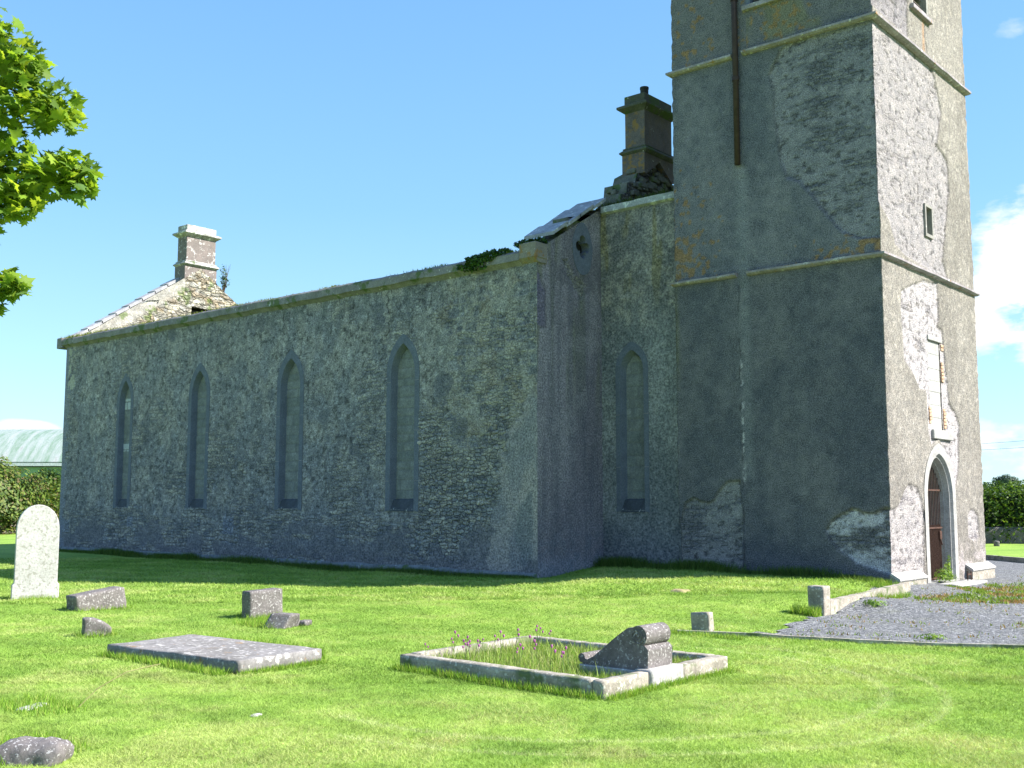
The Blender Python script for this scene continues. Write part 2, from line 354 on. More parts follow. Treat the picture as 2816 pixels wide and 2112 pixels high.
M['leaf'] = leaf_mat('leaves'); M['maple'] = leaf_mat('maple leaves', .58, (1.2, 1.1, .5)); M['ivy'] = leaf_mat('ivy leaves', .15, (1, 1.1, .5), .4); M['grass'] = leaf_mat('grass blades', .35, (1.1, 1.05, .7), .7)
M['bark'] = plain_mat('bark', (.10, .08, .06), .95, 0, .3, 14.)
M['pot'] = plain_mat('dark chimney pot', (.04, .04, .035), .9)

# lawn
mt, t, b = newmat('lawn'); M['lawn'] = mt
geo = nd(t, 'ShaderNodeNewGeometry'); 
na = nd(t, 'ShaderNodeTexNoise', Scale=.55, Detail=6., Roughness=.6); nb = nd(t, 'ShaderNodeTexNoise', Scale=14., Detail=4., Roughness=.7)
for n in (na, nb): t.links.new(geo.outputs['Position'], n.inputs['Vector'])
c = ramp(t, na.outputs['Fac'], [(.35, (.15, .26, .035)), (.55, (.22, .335, .05)), (.75, (.32, .38, .10))])
c = mixc(t, 1., c, ramp(t, nb.outputs['Fac'], [(.3, g3(.6)), (.7, g3(1.35))]), 'MULTIPLY')
t.links.new(c, b.inputs['Base Color']); bpn = nd(t, 'ShaderNodeBump', Strength=.7, Distance=.03); t.links.new(nb.outputs['Fac'], bpn.inputs['Height']); t.links.new(bpn.outputs[0], b.inputs['Normal'])
# gravel
mt, t, b = newmat('gravel'); M['gravel'] = mt
geo = nd(t, 'ShaderNodeNewGeometry'); vo = nd(t, 'ShaderNodeTexVoronoi', Scale=38.); na = nd(t, 'ShaderNodeTexNoise', Scale=1.3, Detail=6., Roughness=.65)
for n in (vo, na): t.links.new(geo.outputs['Position'], n.inputs['Vector'])
sp = nd(t, 'ShaderNodeSeparateColor'); t.links.new(vo.outputs['Color'], sp.inputs[0])
c = ramp(t, sp.outputs[0], [(0., (.055, .058, .06)), (.5, (.135, .138, .142)), (.9, (.24, .24, .245)), (1., (.42, .42, .42))])
c = mixc(t, ramp(t, na.outputs['Fac'], [(.55, g3(0)), (.75, g3(.35))]), c, (.16, .17, .08))
t.links.new(c, b.inputs['Base Color']); bpn = nd(t, 'ShaderNodeBump', Strength=.9, Distance=.02); t.links.new(vo.outputs['Distance'], bpn.inputs['Height']); bpn.invert = True; t.links.new(bpn.outputs[0], b.inputs['Normal'])

# ------------------------------------------------------------------ ground and gravel
GRAVEL = [(8.4,-5.95),(11.44,-4.83),(20,-1.5),(24,1.4),(12,10.7),(5.8,15.5),(1,19.2),(-2,18),(2,9.5),(7.1,8.2),(7.1,1.0),(7.60,1.0),(8.0,-2.85),(8.2,-4.4)]
xs = np.concatenate([-np.geomspace(1500, 62, 14), np.arange(-60, -26, 2.), np.arange(-26, 20, .25), np.arange(20, 60, 2.), np.geomspace(62, 1500, 14)])
ys = np.concatenate([-np.geomspace(1500, 42, 12), np.arange(-40, -21, 2.), np.arange(-20, 12, .25), np.arange(12, 60, 1.5), np.geomspace(62, 1500, 14)])
GX, GY = np.meshgrid(xs, ys, indexing='ij'); GZ = gz(GX, GY) + (fbm(GX * .8, GY * .8, 0, 3, 3) - .5) * .04
sd = polysd(GX, GY, GRAVEL); GZ = GZ - .012 * ss(-.3, .1, sd)
def grid_faces(a, b):
    i, j = np.meshgrid(np.arange(a - 1), np.arange(b - 1), indexing='ij'); q = (i * b + j).ravel()
    return np.stack([q, q + b, q + b + 1, q + 1], 1)
o = mesh_np('ground', np.stack([GX, GY, GZ], -1).reshape(-1, 3), grid_faces(len(xs), len(ys)), M['lawn'], smooth=True)
tag(o, 'bright green mown lawn of the churchyard', 'lawn', kind='structure')
def lawn_z(x, y): return gz(x, y) + (fbm(np.asarray(x) * .8, np.asarray(y) * .8, 0, 3, 3) - .5) * .04
gx = np.arange(-2, 24.2, .12); gy = np.arange(-6.4, 19.6, .12)
X, Y = np.meshgrid(gx, gy, indexing='ij'); sd = polysd(X, Y, GRAVEL) + (fbm(X * 3, Y * 3, 0, 8, 4) - .5) * .8 * (X < 8.9) * (Y < -3)
Z = lawn_z(X, Y) + .006
fa = grid_faces(len(gx), len(gy)); ok = (sd.ravel()[fa] > 0).all(1)
o = mesh_np('gravel_path', np.stack([X, Y, Z], -1).reshape(-1, 3), fa[ok], M['gravel'], smooth=True)
tag(o, 'grey gravel path in front of the church tower', 'gravel', kind='structure')

# ------------------------------------------------------------------ church
church = thing('church', 'roofless grey stone church with a square tower, lancet windows and two chimneys', 'church', (0, 0, 0))
TX0, TX1, TY0, TY1 = 2.37, 7.17, 2.07, 7.69; NL = -21.67; NW = 9.76; VY = 2.48; ZS1, ZS2, TTOP = 6.57, 11.53, 15.6

def arch(cx, w, z0, zs, za, n=9):
    """pointed arch outline, anticlockwise from bottom left"""
    h = za - zs; hw = w / 2; R = (h * h + hw * hw) / (2 * hw); pts = [(cx - hw, z0), (cx + hw, z0)]
    a1 = math.asin(min(1, h / R))
    for i in range(n + 1):
        a = a1 * i / n; pts.append((cx + hw - R + R * math.cos(a), zs + R * math.sin(a)))
    for i in range(n - 1, -1, -1):
        a = a1 * i / n; pts.append((cx - hw + R - R * math.cos(a), zs + R * math.sin(a)))
    return pts

def wall(name, path, z0, ztop, fn, mat, step=.03, holes=(), closed=False, parent=church, fine=None, zstep=None, taper=True):
    """thin skin of masonry along a path; fn(seg,u,z,x,y)->(disp, rgb). holes: (seg, polygon in (coord,z), coord axis)"""
    P = []; n = len(path) if closed else len(path) - 1
    for k in range(n):
        a = np.array(path[k], float); b = np.array(path[(k + 1) % len(path)], float); Ln = np.linalg.norm(b - a)
        st = step if (fine is None or k in fine) else .6
        m_ = max(1, int(round(Ln / st))); nr = np.array([b[1] - a[1], -(b[0] - a[0])]) / Ln
        for i in range(m_): P.append((*(a + (b - a) * i / m_), *nr, k, Ln * i / m_, Ln))
    if not closed: P.append((*path[-1], *nr, n - 1, Ln, Ln))
    P = np.array(P); nP = len(P); nor = P[:, 2:4].copy()
    seg = P[:, 4].astype(int)
    corner = np.zeros(nP, bool)
    for i in range(nP):
        if P[i, 5] == 0 and (closed or i > 0):
            nn = P[i - 1, 2:4] + P[i, 2:4]; nor[i] = nn / max(.5, (nn @ nn) / 2) ; corner[i] = True
    zt = np.array([ztop(p) if callable(ztop) else ztop for p in P[:, :2]])
    m_ = int((np.max(zt) - z0) / (zstep or step)) + 1; tt = np.linspace(0, 1, m_ + 1)
    Zg = z0 + (zt[:, None] - z0) * tt[None]; Xg = np.repeat(P[:, 0:1], m_ + 1, 1); Yg = np.repeat(P[:, 1:2], m_ + 1, 1)
    Ug = np.repeat(P[:, 5:6], m_ + 1, 1); Sg = np.repeat(seg[:, None], m_ + 1, 1); Eg = np.repeat((P[:, 6] - P[:, 5])[:, None], m_ + 1, 1)
    dsp = np.zeros(Xg.shape); rgb = np.zeros(Xg.shape + (4,))
    for k in np.unique(seg):
        q = Sg == k; res_ = fn(k, Ug[q], Zg[q], Xg[q], Yg[q]); dsp[q] = res_[0]; rgb[q, :3] = res_[1]; rgb[q, 3] = res_[2] if len(res_) > 2 else 0
    V = np.stack([Xg + nor[:, 0:1] * dsp, Yg + nor[:, 1:2] * dsp, Zg], -1).reshape(-1, 3)
    nc = nP + (1 if closed else 0)
    i, j = np.meshgrid(np.arange(nc - 1), np.arange(m_), indexing='ij'); a0 = (i % nP) * (m_ + 1) + j; b0 = ((i + 1) % nP) * (m_ + 1) + j
    fa = np.stack([a0, b0, b0 + 1, a0 + 1], -1).reshape(-1, 4); fseg = seg[i % nP].ravel()
    keep = np.ones(len(fa), bool)
    base = np.stack([Xg, Yg, Zg], -1).reshape(-1, 3)
    for hs, poly, ax in holes:
        q = fseg == hs; cc = base[fa[q]].mean(1); inside = polysd(cc[:, ax], cc[:, 2], poly) > .012
        kk = keep[q]; kk[inside] = False; keep[q] = kk
    return mesh_np(name, V, fa[keep], mat, parent, rgb.reshape(-1, 4), True)

def lerp(a, b, t): t = t[..., None]; return np.asarray(a) * (1 - t) + np.asarray(b) * t
def colr(c, like): return np.broadcast_to(np.array(c, float), like.shape + (3,)).copy()

# ---- south nave wall
WIN = [(-17.57, 1.02), (-13.30, 1.12), (-8.87, 1.18), (-4.36, 1.18)]
def nave_fn(k, u, z, x, y):
    q = 0
    n1 = fbm(x * .9, z * .9, 1, 21, 5); n2 = fbm(x * 4.5, z * 4.5, 2, 22, 4); n3 = fbm(x * 11, z * 13, 2, 23, 3); n4 = fbm(x * 2.6, z * 1.7, 5, 24, 5)
    f, r1, r2 = rubble(x, z, (.06, .15), (.12, .46), 5, .08)
    big, b1, b2 = rubble(x + 3, z, (.22, .36), (.3, .7), 9, .05, .03)
    # where the courses show through
    show = .9 * ss(.47, .66, n1 + .28 * ss(1.6, .5, z) + .14 * ss(-6.5, -3.0, x) * ss(5.6, 4.5, z) - .1 * ss(3., 5., z))
    mort = lerp((.255, .255, .225), (.195, .205, .20), ss(.35, .6, n4))
    mort = mort * (1 + .85 * (fbm(x * 10, z * 7, 2, 27, 4) - .5) + .25 * (n2 - .5))[..., None]
    dots = ss(.60, .68, n3); mort = lerp((0, 0, 0), (1, 1, 1), 1 - .5 * dots) * mort
    lite = ss(.64, .72, fbm(x * 9, z * 12, 4, 33, 3)); mort = mort * (1 + .45 * lite)[..., None]
    st = lerp((.19, .205, .205), (.31, .305, .26), ss(.15, .85, r1)) * (1 + .5 * (fbm(x * 8, z * 7, 2, 28, 3) - .5))[..., None] * (.85 + .3 * r2)[..., None] * (1 + .3 * (n2 - .5))[..., None]
    st = lerp(st * .0 + np.array((.10, .10, .09)), st, .4 + .6 * f)
    c = lerp((0, 0, 0), st, show) + lerp((0, 0, 0), mort, 1 - show)
    rel = f * .014 * show
    # quoin and big patchy stones right of the last window
    zone = ss(-3.5, -2.6, x) * ss(2.3, 3.3, z + .5 * n1) * ss(7.0, 6.7, z)
    dk = ((b1 > .35) & (n4 + .12 * b2 > .42)).astype(float) * big
    warm = lerp((.31, .30, .235), (.24, .20, .13), ss(.52, .66, fbm(x * 3, z * 3, 7, 44, 3)))
    zc = lerp(warm, (.115, .125, .14), dk * ss(.40, .46, fbm(x * 7, z * 7, 1, 45, 3)))
    c = lerp(c, zc * (1 + .3 * (n2 - .5))[..., None], zone * .4); rel = rel * (1 - zone) + zone * dk * -.012
    # smooth lime patch in the lower right corner
    lime = ss(-.1, .1, polysd(x, z, [(.3, 4.2), (-.35, 3.9), (-.9, 3.1), (-1.15, 2.2), (-1.3, 1.0), (-1.9, .5), (-2.4, -.2), (.3, -.2)]) + (n2 - .5) * .5)
    c = lerp(c, lerp((.285, .27, .24), (.20, .205, .205), ss(.5, .7, fbm(x * 1.5, z * .7, 3, 49, 4))), lime * .88); rel = rel * (1 - lime) + .006 * lime
    dsh = ss(0, .15, polysd(x, z, [(-.1, 1.9), (-.6, 1.5), (-.75, .7), (-.45, 0.), (-.05, -.1)]) + (n2 - .5) * .2); c = lerp(c, (.15, .165, .165), dsh * .8)
    # remains of dark render low down and damp at the foot
    lo = ss(.53, .58, fbm(x * 1.1, z * 1.6, 3, 51, 5) + .11 * ss(.95, .2, z) - .25 * ss(.8, 1.25, z)); c = lerp(c, np.array((.135, .14, .145)) * (.75 + .5 * n2)[..., None], lo * .8); rel = rel * (1 - lo) + .012 * lo
    for px_, pz_, pr in [(-16.2, 3.6, .3), (-11.0, 5.4, .2), (-9.75, 4.55, .24), (-7.4, 3.85, .25), (-6.1, 2.9, .25), (-14.9, 6.9, .3), (-10.3, 6.7, .3), (-5.3, 6.4, .3), (-3.0, 4.4, .4), (-2.4, 3.3, .35)]:
        s_ = ss(0, .12, pr - np.hypot((x - px_), (z - pz_) * 1.1) + (n2 - .5) * .5); c = lerp(c, (.115, .125, .135), s_ * .7)
    # drips under the cornice
    dr = ss(6.0, 7.1, z) * ss(.52, .66, fbm(x * 7, z * .5, 1, 61, 3)); c = lerp(c, (.12, .14, .13), dr * .55)
    # cracks
    ck = np.zeros_like(x)
    for x0_, s_ in ((-9.3, 1), (-5.0, 2), (-13.6, 3)):
        xc = x0_ + .10 * (fbm(z * 3, 0, 0, 70 + s_, 3) - .5) * 4 + .12 * (z - 5.8); ck = np.maximum(ck, ss(.035, .0, abs(x - xc)) * ss(5.6, 5.8, z) * ss(7.1, 6.8, z) * (fbm(z * 4, 1, 0, 80 + s_, 2) > .42))
    c = lerp(c, (.03, .03, .03), ck * .9)
    # pale squared stones near the foot
    for xa, xb, za_, zb_ in ((-11.9, -11.35, .62, 1.15), (-21.5, -20.9, .5, .95), (-17.2, -16.8, .75, 1.1)):
        q = ss(0, .03, polysd(x, z, [(xa, za_), (xb, za_), (xb, zb_), (xa, zb_)])); c = lerp(c, (.215, .235, .255), q); rel = rel * (1 - q) + .012 * q
    # dressed quoins on the far corner
    q = ss(NL + .42, NL + .38, x + .16 * ((z * 3).astype(int) % 2)); c = lerp(c, (.175, .195, .225), q * .7); rel *= (1 - q)
    rel = rel + (n3 - .5) * .010 + (n2 - .5) * .012 - .02 * ck
    e = ss(0, .12, np.minimum(x - NL, -x)); al = np.clip(.16 + .22 * ss(4.8, 2.5, z) + .12 * ss(-5., -3., x) + .36 * ss(.42, .6, n1 + .28 * ss(1.6, .4, z)) - .75 * lime - .5 * lo - .3 * dsh - .8 * q, 0, 1)
    return rel * e, c, al
nave_holes = [(0, arch(cx, w_ - .06, 1.37, 4.82, 5.74), 0) for cx, w_ in WIN]
wall('nave_wall', [(NL, 0), (0, 0)], -.35, 7.05, nave_fn, M['rubble'], .03, nave_holes)
# thickness, back and top of the nave walls
mb = MB(); mb.box(NL + .75, -.75, .72, .75, -.35, 7.05); mb.box(NL + .75, -.75, NW - .75, NW, -.35, 7.05)
mb.build('inner_wall', M['infill'], church)
mb = MB(); mb.box(NL + .03, -.03, .05, .72, 6.9, 6.99); mb.build('wall_top', M['cornice'], church)

def window(cx, w_, z0, zs, za, y, name='window', depth=.19, ring=.16, seed=0, inner_w=None):
    """dressed surround with splayed reveal, blocked with pale blocks, sloping sill"""
    wnd = bpy.data.objects.new(name, None); col.objects.link(wnd); wnd.parent = church; wnd.location = (cx, y, z0)
    def loc(p, yy): return (p[0] - cx, yy, p[1] - z0)
    o1 = arch(cx, w_, z0, zs, za, 12); o2 = arch(cx, w_ - 2 * ring, z0 + .02, zs - .02, za - ring * 1.5, 12); o3 = arch(cx, w_ - 2 * ring - .16, z0 + .02, zs - .04, za - ring * 1.5 - .14, 12)
    V = [loc(p, -.012) for p in o1] + [loc(p, -.012) for p in o2] + [loc(p, depth) for p in o3] + [loc(p, .05) for p in o1]
    n = len(o1); Fc = []
    for i in range(1, n):
        j = (i + 1) % n
        Fc.append((i, j, n + j, n + i)); Fc.append((n + i, n + j, 2 * n + j, 2 * n + i)); Fc.append((3 * n + i, 3 * n + j, j, i))
    Fc.append((0, 1, 3 * n + 1, 3 * n + 0))
    V = np.array(V, float)
    mesh_np('surround', V, [f[::-1] for f in Fc], M['ashlar'], wnd)
    mb = MB()
    for zz in np.arange(z0 + .75 + .3 * (seed % 3), zs + .05, 1.25):      # pale joints in the surround
        for sx in (-1, 1):
            mb = MB(); mb.box(sx * (w_ / 2 - ring / 2) - ring / 2 + .004, sx * (w_ / 2 - ring / 2) + ring / 2 - .004, -.0155, -.011, zz - z0, zz - z0 + .010); mb.build('mortar_joint', M['string'], wnd)
    # sill
    hw = w_ / 2 - ring; mb = MB(); mb.prism([(-.008, .0), (.35, .0), (.35, .36), (depth - .04, .31), (depth - .10, .29), (-.004, .03)], 0, -hw + .003, hw - .003)
    s_ = mb.build('sill', M['sill'], wnd)
    # infill blocks
    st = .03; us = np.arange(-hw + .0, hw + st, st); zz = np.arange(.25, za - z0 - ring, st); U, Zz = np.meshgrid(us, zz, indexing='ij')
    f, r1, r2 = rubble(U * .9 + 5 + seed * 3.3, Zz, (.2, .3), (.55, .9), 30 + seed, .01, .02)
    n2 = fbm(U * 5, Zz * 5, seed, 7, 3); c = lerp((.145, .16, .15), (.18, .19, .175), r1) * (.75 + .5 * n2)[..., None]; c = lerp((.13, .135, .125), c, .3 + .7 * f)
    if seed == 0: q = (abs(Zz - 2.0) < .12) | (abs(Zz - 3.45) < .17); c = np.where(q[..., None] & (f > .5)[..., None], (.36, .39, .39), c)
    V = np.stack([U, np.full(U.shape, depth - .02) - .012 * f, Zz], -1).reshape(-1, 3); fa = grid_faces(len(us), len(zz)); cc = V[fa].mean(1)
    keep = polysd(cc[:, 0] + cx, cc[:, 2] + z0, o3) > -.05
    mesh_np('infill', V, fa[keep], M['infill'], wnd, c.reshape(-1, 3))
    return wnd
for i, (cx, w_) in enumerate(WIN): window(cx, w_, 1.34, 4.82, 5.80, 0, seed=i)

# cornice of the nave
def strip(name, x0, x1, prof, mat, parent=church, step=.12, amp=.012, seed=0, gapstep=1.1):
    """a moulding along x built of long stones; prof in (y,z)"""
    xs_ = np.arange(x0, x1 + step, step); xs_[-1] = x1; V = []; n = len(prof)
    for x in xs_:
        for p in prof: V.append((x, p[0] + (float(fbm(x * 3, p[0] * 9, p[1] * 9, seed, 2)) - .5) * amp * 2, p[1] + (float(fbm(x * 2.5, p[0] * 9, p[1] * 9, seed + 4, 2)) - .5) * amp * 2.4 + (.008 * ((int(x / gapstep)) % 2))))
    Fc = [(i * n + k, (i + 1) * n + k, (i + 1) * n + (k + 1) % n, i * n + (k + 1) % n) for i in range(len(xs_) - 1) for k in range(n)]
    Fc += [tuple(range(n)), tuple((len(xs_) - 1) * n + k for k in range(n))]
    mbb = MB(); mbb.add(V, Fc); return mbb.build(name, mat, parent)
strip('cornice', NL - .42, -.42, [(-.005, 7.0), (-.09, 7.07), (-.15, 7.10), (-.15, 7.28), (-.08, 7.34), (.7, 7.36), (.7, 7.0)], M['cornice'], amp=.016)
mb = MB(); mb.box(-.42, .07, -.15, .3, 7.12, 7.48, .015); mb.prism([(-.15, 7.12), (-.0, 7.02), (.3, 7.02), (.3, 7.12)], 0, -.42, .05)
M['kneeler'] = stone_mat('kneeler stone', (.25, .22, .19), (.19, .17, .15), orange=.4, amt=.1); mb.build('kneeler', M['kneeler'], church)
mb = MB(); mb.box(NL - .42, NL - .08, -.17, .3, 7.0, 7.38, .02); mb.build('kneeler', M['cornice'], church)
strip('plinth', NL - .05, -.0, [(.0, .02), (-.05, -.01), (-.07, -.05), (-.07, -.4), (.0, -.4)], M['plinth'], amp=.03)

# ---- west gable (x=0) and vestibule
def gtop(y): # mid profile of the ruined west gable
    pts = [(0, 7.34), (2.56, 8.86), (2.9, 8.9), (3.36, 8.95), (3.40, 9.4), (3.66, 9.5), (3.70, 9.78), (4.05, 9.86), (4.15, 10.12), (4.88, 10.52), (5.6, 10.12), (5.9, 9.75), (6.5, 9.3), (7.2, 8.86), (NW, 7.3)]
    return float(np.interp(y, [p[0] for p in pts], [p[1] for p in pts]))
def gable_fn(k, u, z, x, y):
    n1 = fbm(y * 1.1, z * .35, 1, 121, 4); n2 = fbm(y * 6, z * 6, 2, 122, 3); n3 = fbm(y * 14, z * 14, 2, 5, 2)
    c = lerp((.18, .17, .178), (.245, .235, .232), ss(.3, .7, n1)) * (1 + .25 * (n2 - .5))[..., None]
    gr = ss(.5, .62, fbm(y * 3.5, z * .25, 4, 130, 3) + .1 * ss(.6, 0, abs(y - 1.75))) * ss(3., 5.5, z); c = lerp(c, (.15, .16, .10), gr * .7); sk = ss(.52, .66, fbm(y * 5, z * .22, 4, 137, 4)); c = lerp(c, (.12, .12, .135), sk * .45); pl = ss(.6, .7, fbm(y * 2.2, z * 1.5, 4, 139, 4)); c = lerp(c, (.27, .265, .25), pl * .35)
    dk = ss(.53, .62, fbm(y * 1.6, z * 1.6, 9, 131, 4)) * ss(5.3, 6.2, z) * ss(8.3, 7.3, z); c = lerp(c, (.13, .125, .13), dk * .6)
    up = ss(8.2, 8.9, z) + ss(2.6, 2.9, y); up = np.clip(up, 0, 1); f, r1, r2 = rubble(y, z, (.08, .16), (.15, .4), 41)
    c = lerp(c, lerp((.05, .05, .045), lerp((.13, .13, .12), (.20, .19, .17), r1), .6 + .4 * f), up)
    q = ss(.0, .05, polysd(y, z, [(-.1, 5.55), (.32, 5.55), (.3, 6.4), (.1, 6.75), (-.1, 6.9)]) + (n2 - .5) * .12); c = lerp(c, (.16, .15, .185), q); 
    crack = ss(.03, .0, abs(polysd(y, z, [(-.1, 5.5), (.32, 5.55), (.3, 6.4), (.1, 6.75), (-.1, 6.9)]))); c = lerp(c, (.06, .055, .06), crack * .6)
    ex = ss(0., .08, polysd(y, z, [(.95, 7.25), (1.1, 7.3), (1.4, 6.95), (1.9, 6.75), (1.7, 6.4), (1.2, 6.7)]) + (n2 - .5) * .25); c = lerp(c, (.22, .22, .18), ex * .7)
    dmp = ss(1.4, .0, z) * ss(.45, .6, n2); c = lerp(c, (.13, .15, .17), dmp * .6)
    ft = ss(.5, .1, z + .3 * (n1 - .5)); c = lerp(c, (.26, .28, .30), ft * .5)
    return (n3 - .5) * .008 + (n2 - .5) * .008 - .03 * ex + up * f * .025 - .01 * crack, c, np.clip(up * .9 + ex * .7 + q * .5, 0, 1)
quat = []
for a in range(48):
    th = 2 * math.pi * a / 48; rr = .155 + .115 * abs(math.cos(2 * th)) ** .7; quat.append((1.72 + rr * math.cos(th), 7.68 + rr * 1.05 * math.sin(th)))
almond = [(1.72 + .40 * math.sin(t) * (1 - .18 * max(0, math.cos(t))), 7.66 + .62 * math.cos(t) - (.05 if math.cos(t) < -.6 else 0)) for t in np.linspace(0, 2 * math.pi, 48, endpoint=False)]
wall('west_gable', [(0, 0), (0, 3.0), (0, NW)], -.35, lambda p: gtop(p[1]) - .04, gable_fn, M['rubble'], .03, [(0, [(1.72 + (p[0] - 1.72) * .93, 7.66 + (p[1] - 7.66) * .95) for p in almond], 1)], zstep=.03)
# quatrefoil light
qf = bpy.data.objects.new('quatrefoil_window', None); col.objects.link(qf); qf.parent = church
V = [(.015, *p) for p in almond] + [(.015, *quat[(12 - i) % 48]) for i in range(48)] + [(-.22, *quat[(12 - i) % 48]) for i in range(48)] + [(-.04, *p) for p in almond]
Fc = []
for i in range(48):
    j = (i + 1) % 48; Fc += [(i, j, 48 + j, 48 + i), (48 + i, 48 + j, 96 + j, 96 + i), (i, j, 144 + j, 144 + i)]
mb = MB(); mb.add(V, Fc); mb.build('surround', M['ashlar'], qf)
mb = MB(); mb.box(-.30, -.26, 1.2, 2.3, 7.0, 8.3); mb.build('shade_backing', M['dark'], qf)  # near-black sheet painted as the shade behind the quatrefoil
# body of the gable
ygs = [0, 2.56, 2.9, 3.36, 3.40, 3.66, 3.70, 4.05, 4.15, 4.88, 5.6, 5.9, 6.5, 7.2, NW]
prof = [(max(y, .07), gtop(y) - .05) for y in ygs] + [(NW, -.3), (.07, -.3)]
mb = MB(); mb.prism(prof, 0, -.75, -.45); mb.prism([(y + (.02 if y == 0 else 0), z) for y, z in prof if y > 2.5] + [(2.56, -.3)], 0, -.45, -.035)
mb.box(-.45, -.035, .06, 2.56, -.3, 7.0); mb.prism([(.06, 7.0), (.06, 7.28), (1.15, 7.95), (1.15, 7.0)], 0, -.45, -.035); mb.prism([(2.3, 7.0), (2.3, 8.6), (2.56, 8.75), (2.56, 7.0)], 0, -.45, -.035); mb.prism([(1.15, 7.95), (1.15, 8.32), (2.3, 8.6), (2.3, 8.32)][0:0] or [(1.15, 8.30), (1.15, 7.96), (2.3, 8.62), (2.3, 8.3)], 0, -.45, -.035)
M['grubble'] = stone_mat('broken gable rubble', (.17, .165, .15), (.09, .09, .08), amt=.12, sscale=6., moss=.3, bump=1.)
mb.build('gable_core', M['grubble'], church)
# loose stones where the gable has fallen
mb = MB(); rr = random.Random(5)
for i in range(85):
    y = rr.uniform(2.62, 5.75); zt = gtop(y); z = zt - rr.uniform(0, .75) * (1 if y > 3.3 else .2); xx = rr.choice((0.02, rr.uniform(-.72, .0), .03))
    a, b_, c_ = rr.uniform(.09, .2), rr.uniform(.08, .2), rr.uniform(.035, .08)
    mb = MB(); mb.box(xx - a, xx + a * .6, y - b_, y + b_, z - c_, z + c_, .02); mb.build('loose_stone', M['grubble'], church)
# gable copings, overlapping slabs
for s in range(5):
    y0 = -.02 + s * .515; mb = MB()
    z0_ = 7.44 + y0 * .594 + .03 * (s % 2); z1_ = 7.44 + (y0 + .56) * .594 + .03 * (s % 2); th = .085
    if s == 0: continue
    mb.prism([(y0, z0_ - .02), (y0, z0_ + th - .02), (y0 + .55, z1_ + th + .0), (y0 + .55, z1_)], 0, -.8, .09)
    mb.build('coping_slab', M['coping'], church)
def vest_fn(k, u, z, x, y):
    n1 = fbm(x * 1.1, z * .6, 1, 221, 4); n2 = fbm(x * 5, z * 5, 2, 222, 4); n3 = fbm(x * 14, z * 14, 2, 5, 2)
    c = lerp((.15, .165, .16), (.23, .245, .225), ss(.3, .7, n1 + .3 * (n2 - .5))) * (1 + .3 * (n2 - .5))[..., None]
    up = ss(5.8, 7.2, z + n2); c = lerp(c, lerp((.16, .16, .135), (.27, .26, .20), ss(.35, .65, n2)), up * .8)
    oc = ss(.5, .62, fbm(x * 2.5, z * .6, 8, 223, 3)) * ss(5.6, 7.4, z); c = lerp(c, (.20, .17, .05), oc * .55)
    sp_ = ss(.70, .80, fbm(x * 6, z * 6, 8, 228, 4)); c = lerp(c, (.34, .34, .31), sp_ * .5)
    rt = ss(1.65, 2.2, x) * ss(4.2, 3.2, z) * ss(.4, .6, n1 + .1); c = lerp(c, (.27, .28, .25), rt * .6)
    lo = ss(1.3, .7, z + .4 * (n1 - .5)); c = lerp(c, (.12, .135, .145), lo * .6)
    return (n3 - .5) * .008 + (n2 - .5) * .012, c, .35 * up
wall('vestibule_wall', [(0, VY), (TX0 + .03, VY)], -.2, 8.64, vest_fn, M['rubble'], .03, [(0, arch(.875, .87, 1.37, 4.7, 5.33), 0)])
window(.875, .93, 1.34, 4.7, 5.38, VY, seed=4, ring=.13)
mb = MB(); mb.box(.0, TX0, VY + .3, VY + .35, -.2, 8.6); mb.box(.0, TX0, NW - VY - .3, NW - VY, -.2, 8.6); mb.box(0, TX0, VY + .02, NW - VY, 8.5, 8.6); mb.build('vestibule_core', M['grubble'], church)
strip('vestibule_coping', .07, TX0 - .01, [(VY + .0, 8.60), (VY - .09, 8.64), (VY - .09, 8.79), (VY + .35, 8.83), (VY + .35, 8.62)], M['coping'], amp=.008)

# ---- east gable, inner face seen over the wall
EX = NL + .75
def etop(y): return 7.30 + (4.88 - abs(y - 4.88)) * .672
def east_fn(k, u, z, x, y):
    f, r1, r2 = rubble(y, z, (.07, .19), (.13, .42), 61, .2, .03); n2 = fbm(y * 6, z * 6, 2, 62, 3); n1 = fbm(y * .9, z * .9, 2, 63, 3)
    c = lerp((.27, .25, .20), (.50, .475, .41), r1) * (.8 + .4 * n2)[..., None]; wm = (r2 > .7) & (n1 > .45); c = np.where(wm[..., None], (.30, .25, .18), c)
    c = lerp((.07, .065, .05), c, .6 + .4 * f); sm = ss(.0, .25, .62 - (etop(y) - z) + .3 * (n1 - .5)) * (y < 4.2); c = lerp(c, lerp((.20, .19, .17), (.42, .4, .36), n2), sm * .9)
    ms = ss(.64, .7, fbm(y * 3, z * 3, 2, 65, 3)); c = lerp(c, (.10, .15, .03), ms * .7)
    return f * .03 * (1 - sm) + (n2 - .5) * .03 + (r2 - .5) * .03 * (1 - sm), c, .95 * (1 - .8 * sm)
wall('east_gable', [(EX, 0), (EX, NW)], 5.8, lambda p: etop(p[1]), east_fn, M['erub'], .035, [(0, [(4.5, 8.2), (5.5, 8.2), (5.5, 9.02), (4.5, 9.08)], 1), (0, [(2.35, 8.75), (3.1, 8.95), (3.15, 9.12), (2.45, 9.0)], 1)])
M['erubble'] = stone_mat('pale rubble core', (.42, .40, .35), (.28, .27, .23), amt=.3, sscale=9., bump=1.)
mb = MB(); mb.prism([(0.07, 7.28), (4.88, 10.52), (NW, 7.24), (NW, -.3), (0.07, -.3)], 0, NL, EX - .55)
mb.prism([(0, 7.2), (4.45, 10.22), (4.45, 5.5), (0, 5.5)], 0, EX - .55, EX - .06); mb.prism([(5.55, 10.0), (NW, 7.2), (NW, 5.5), (5.55, 5.5)], 0, EX - .55, EX - .06)
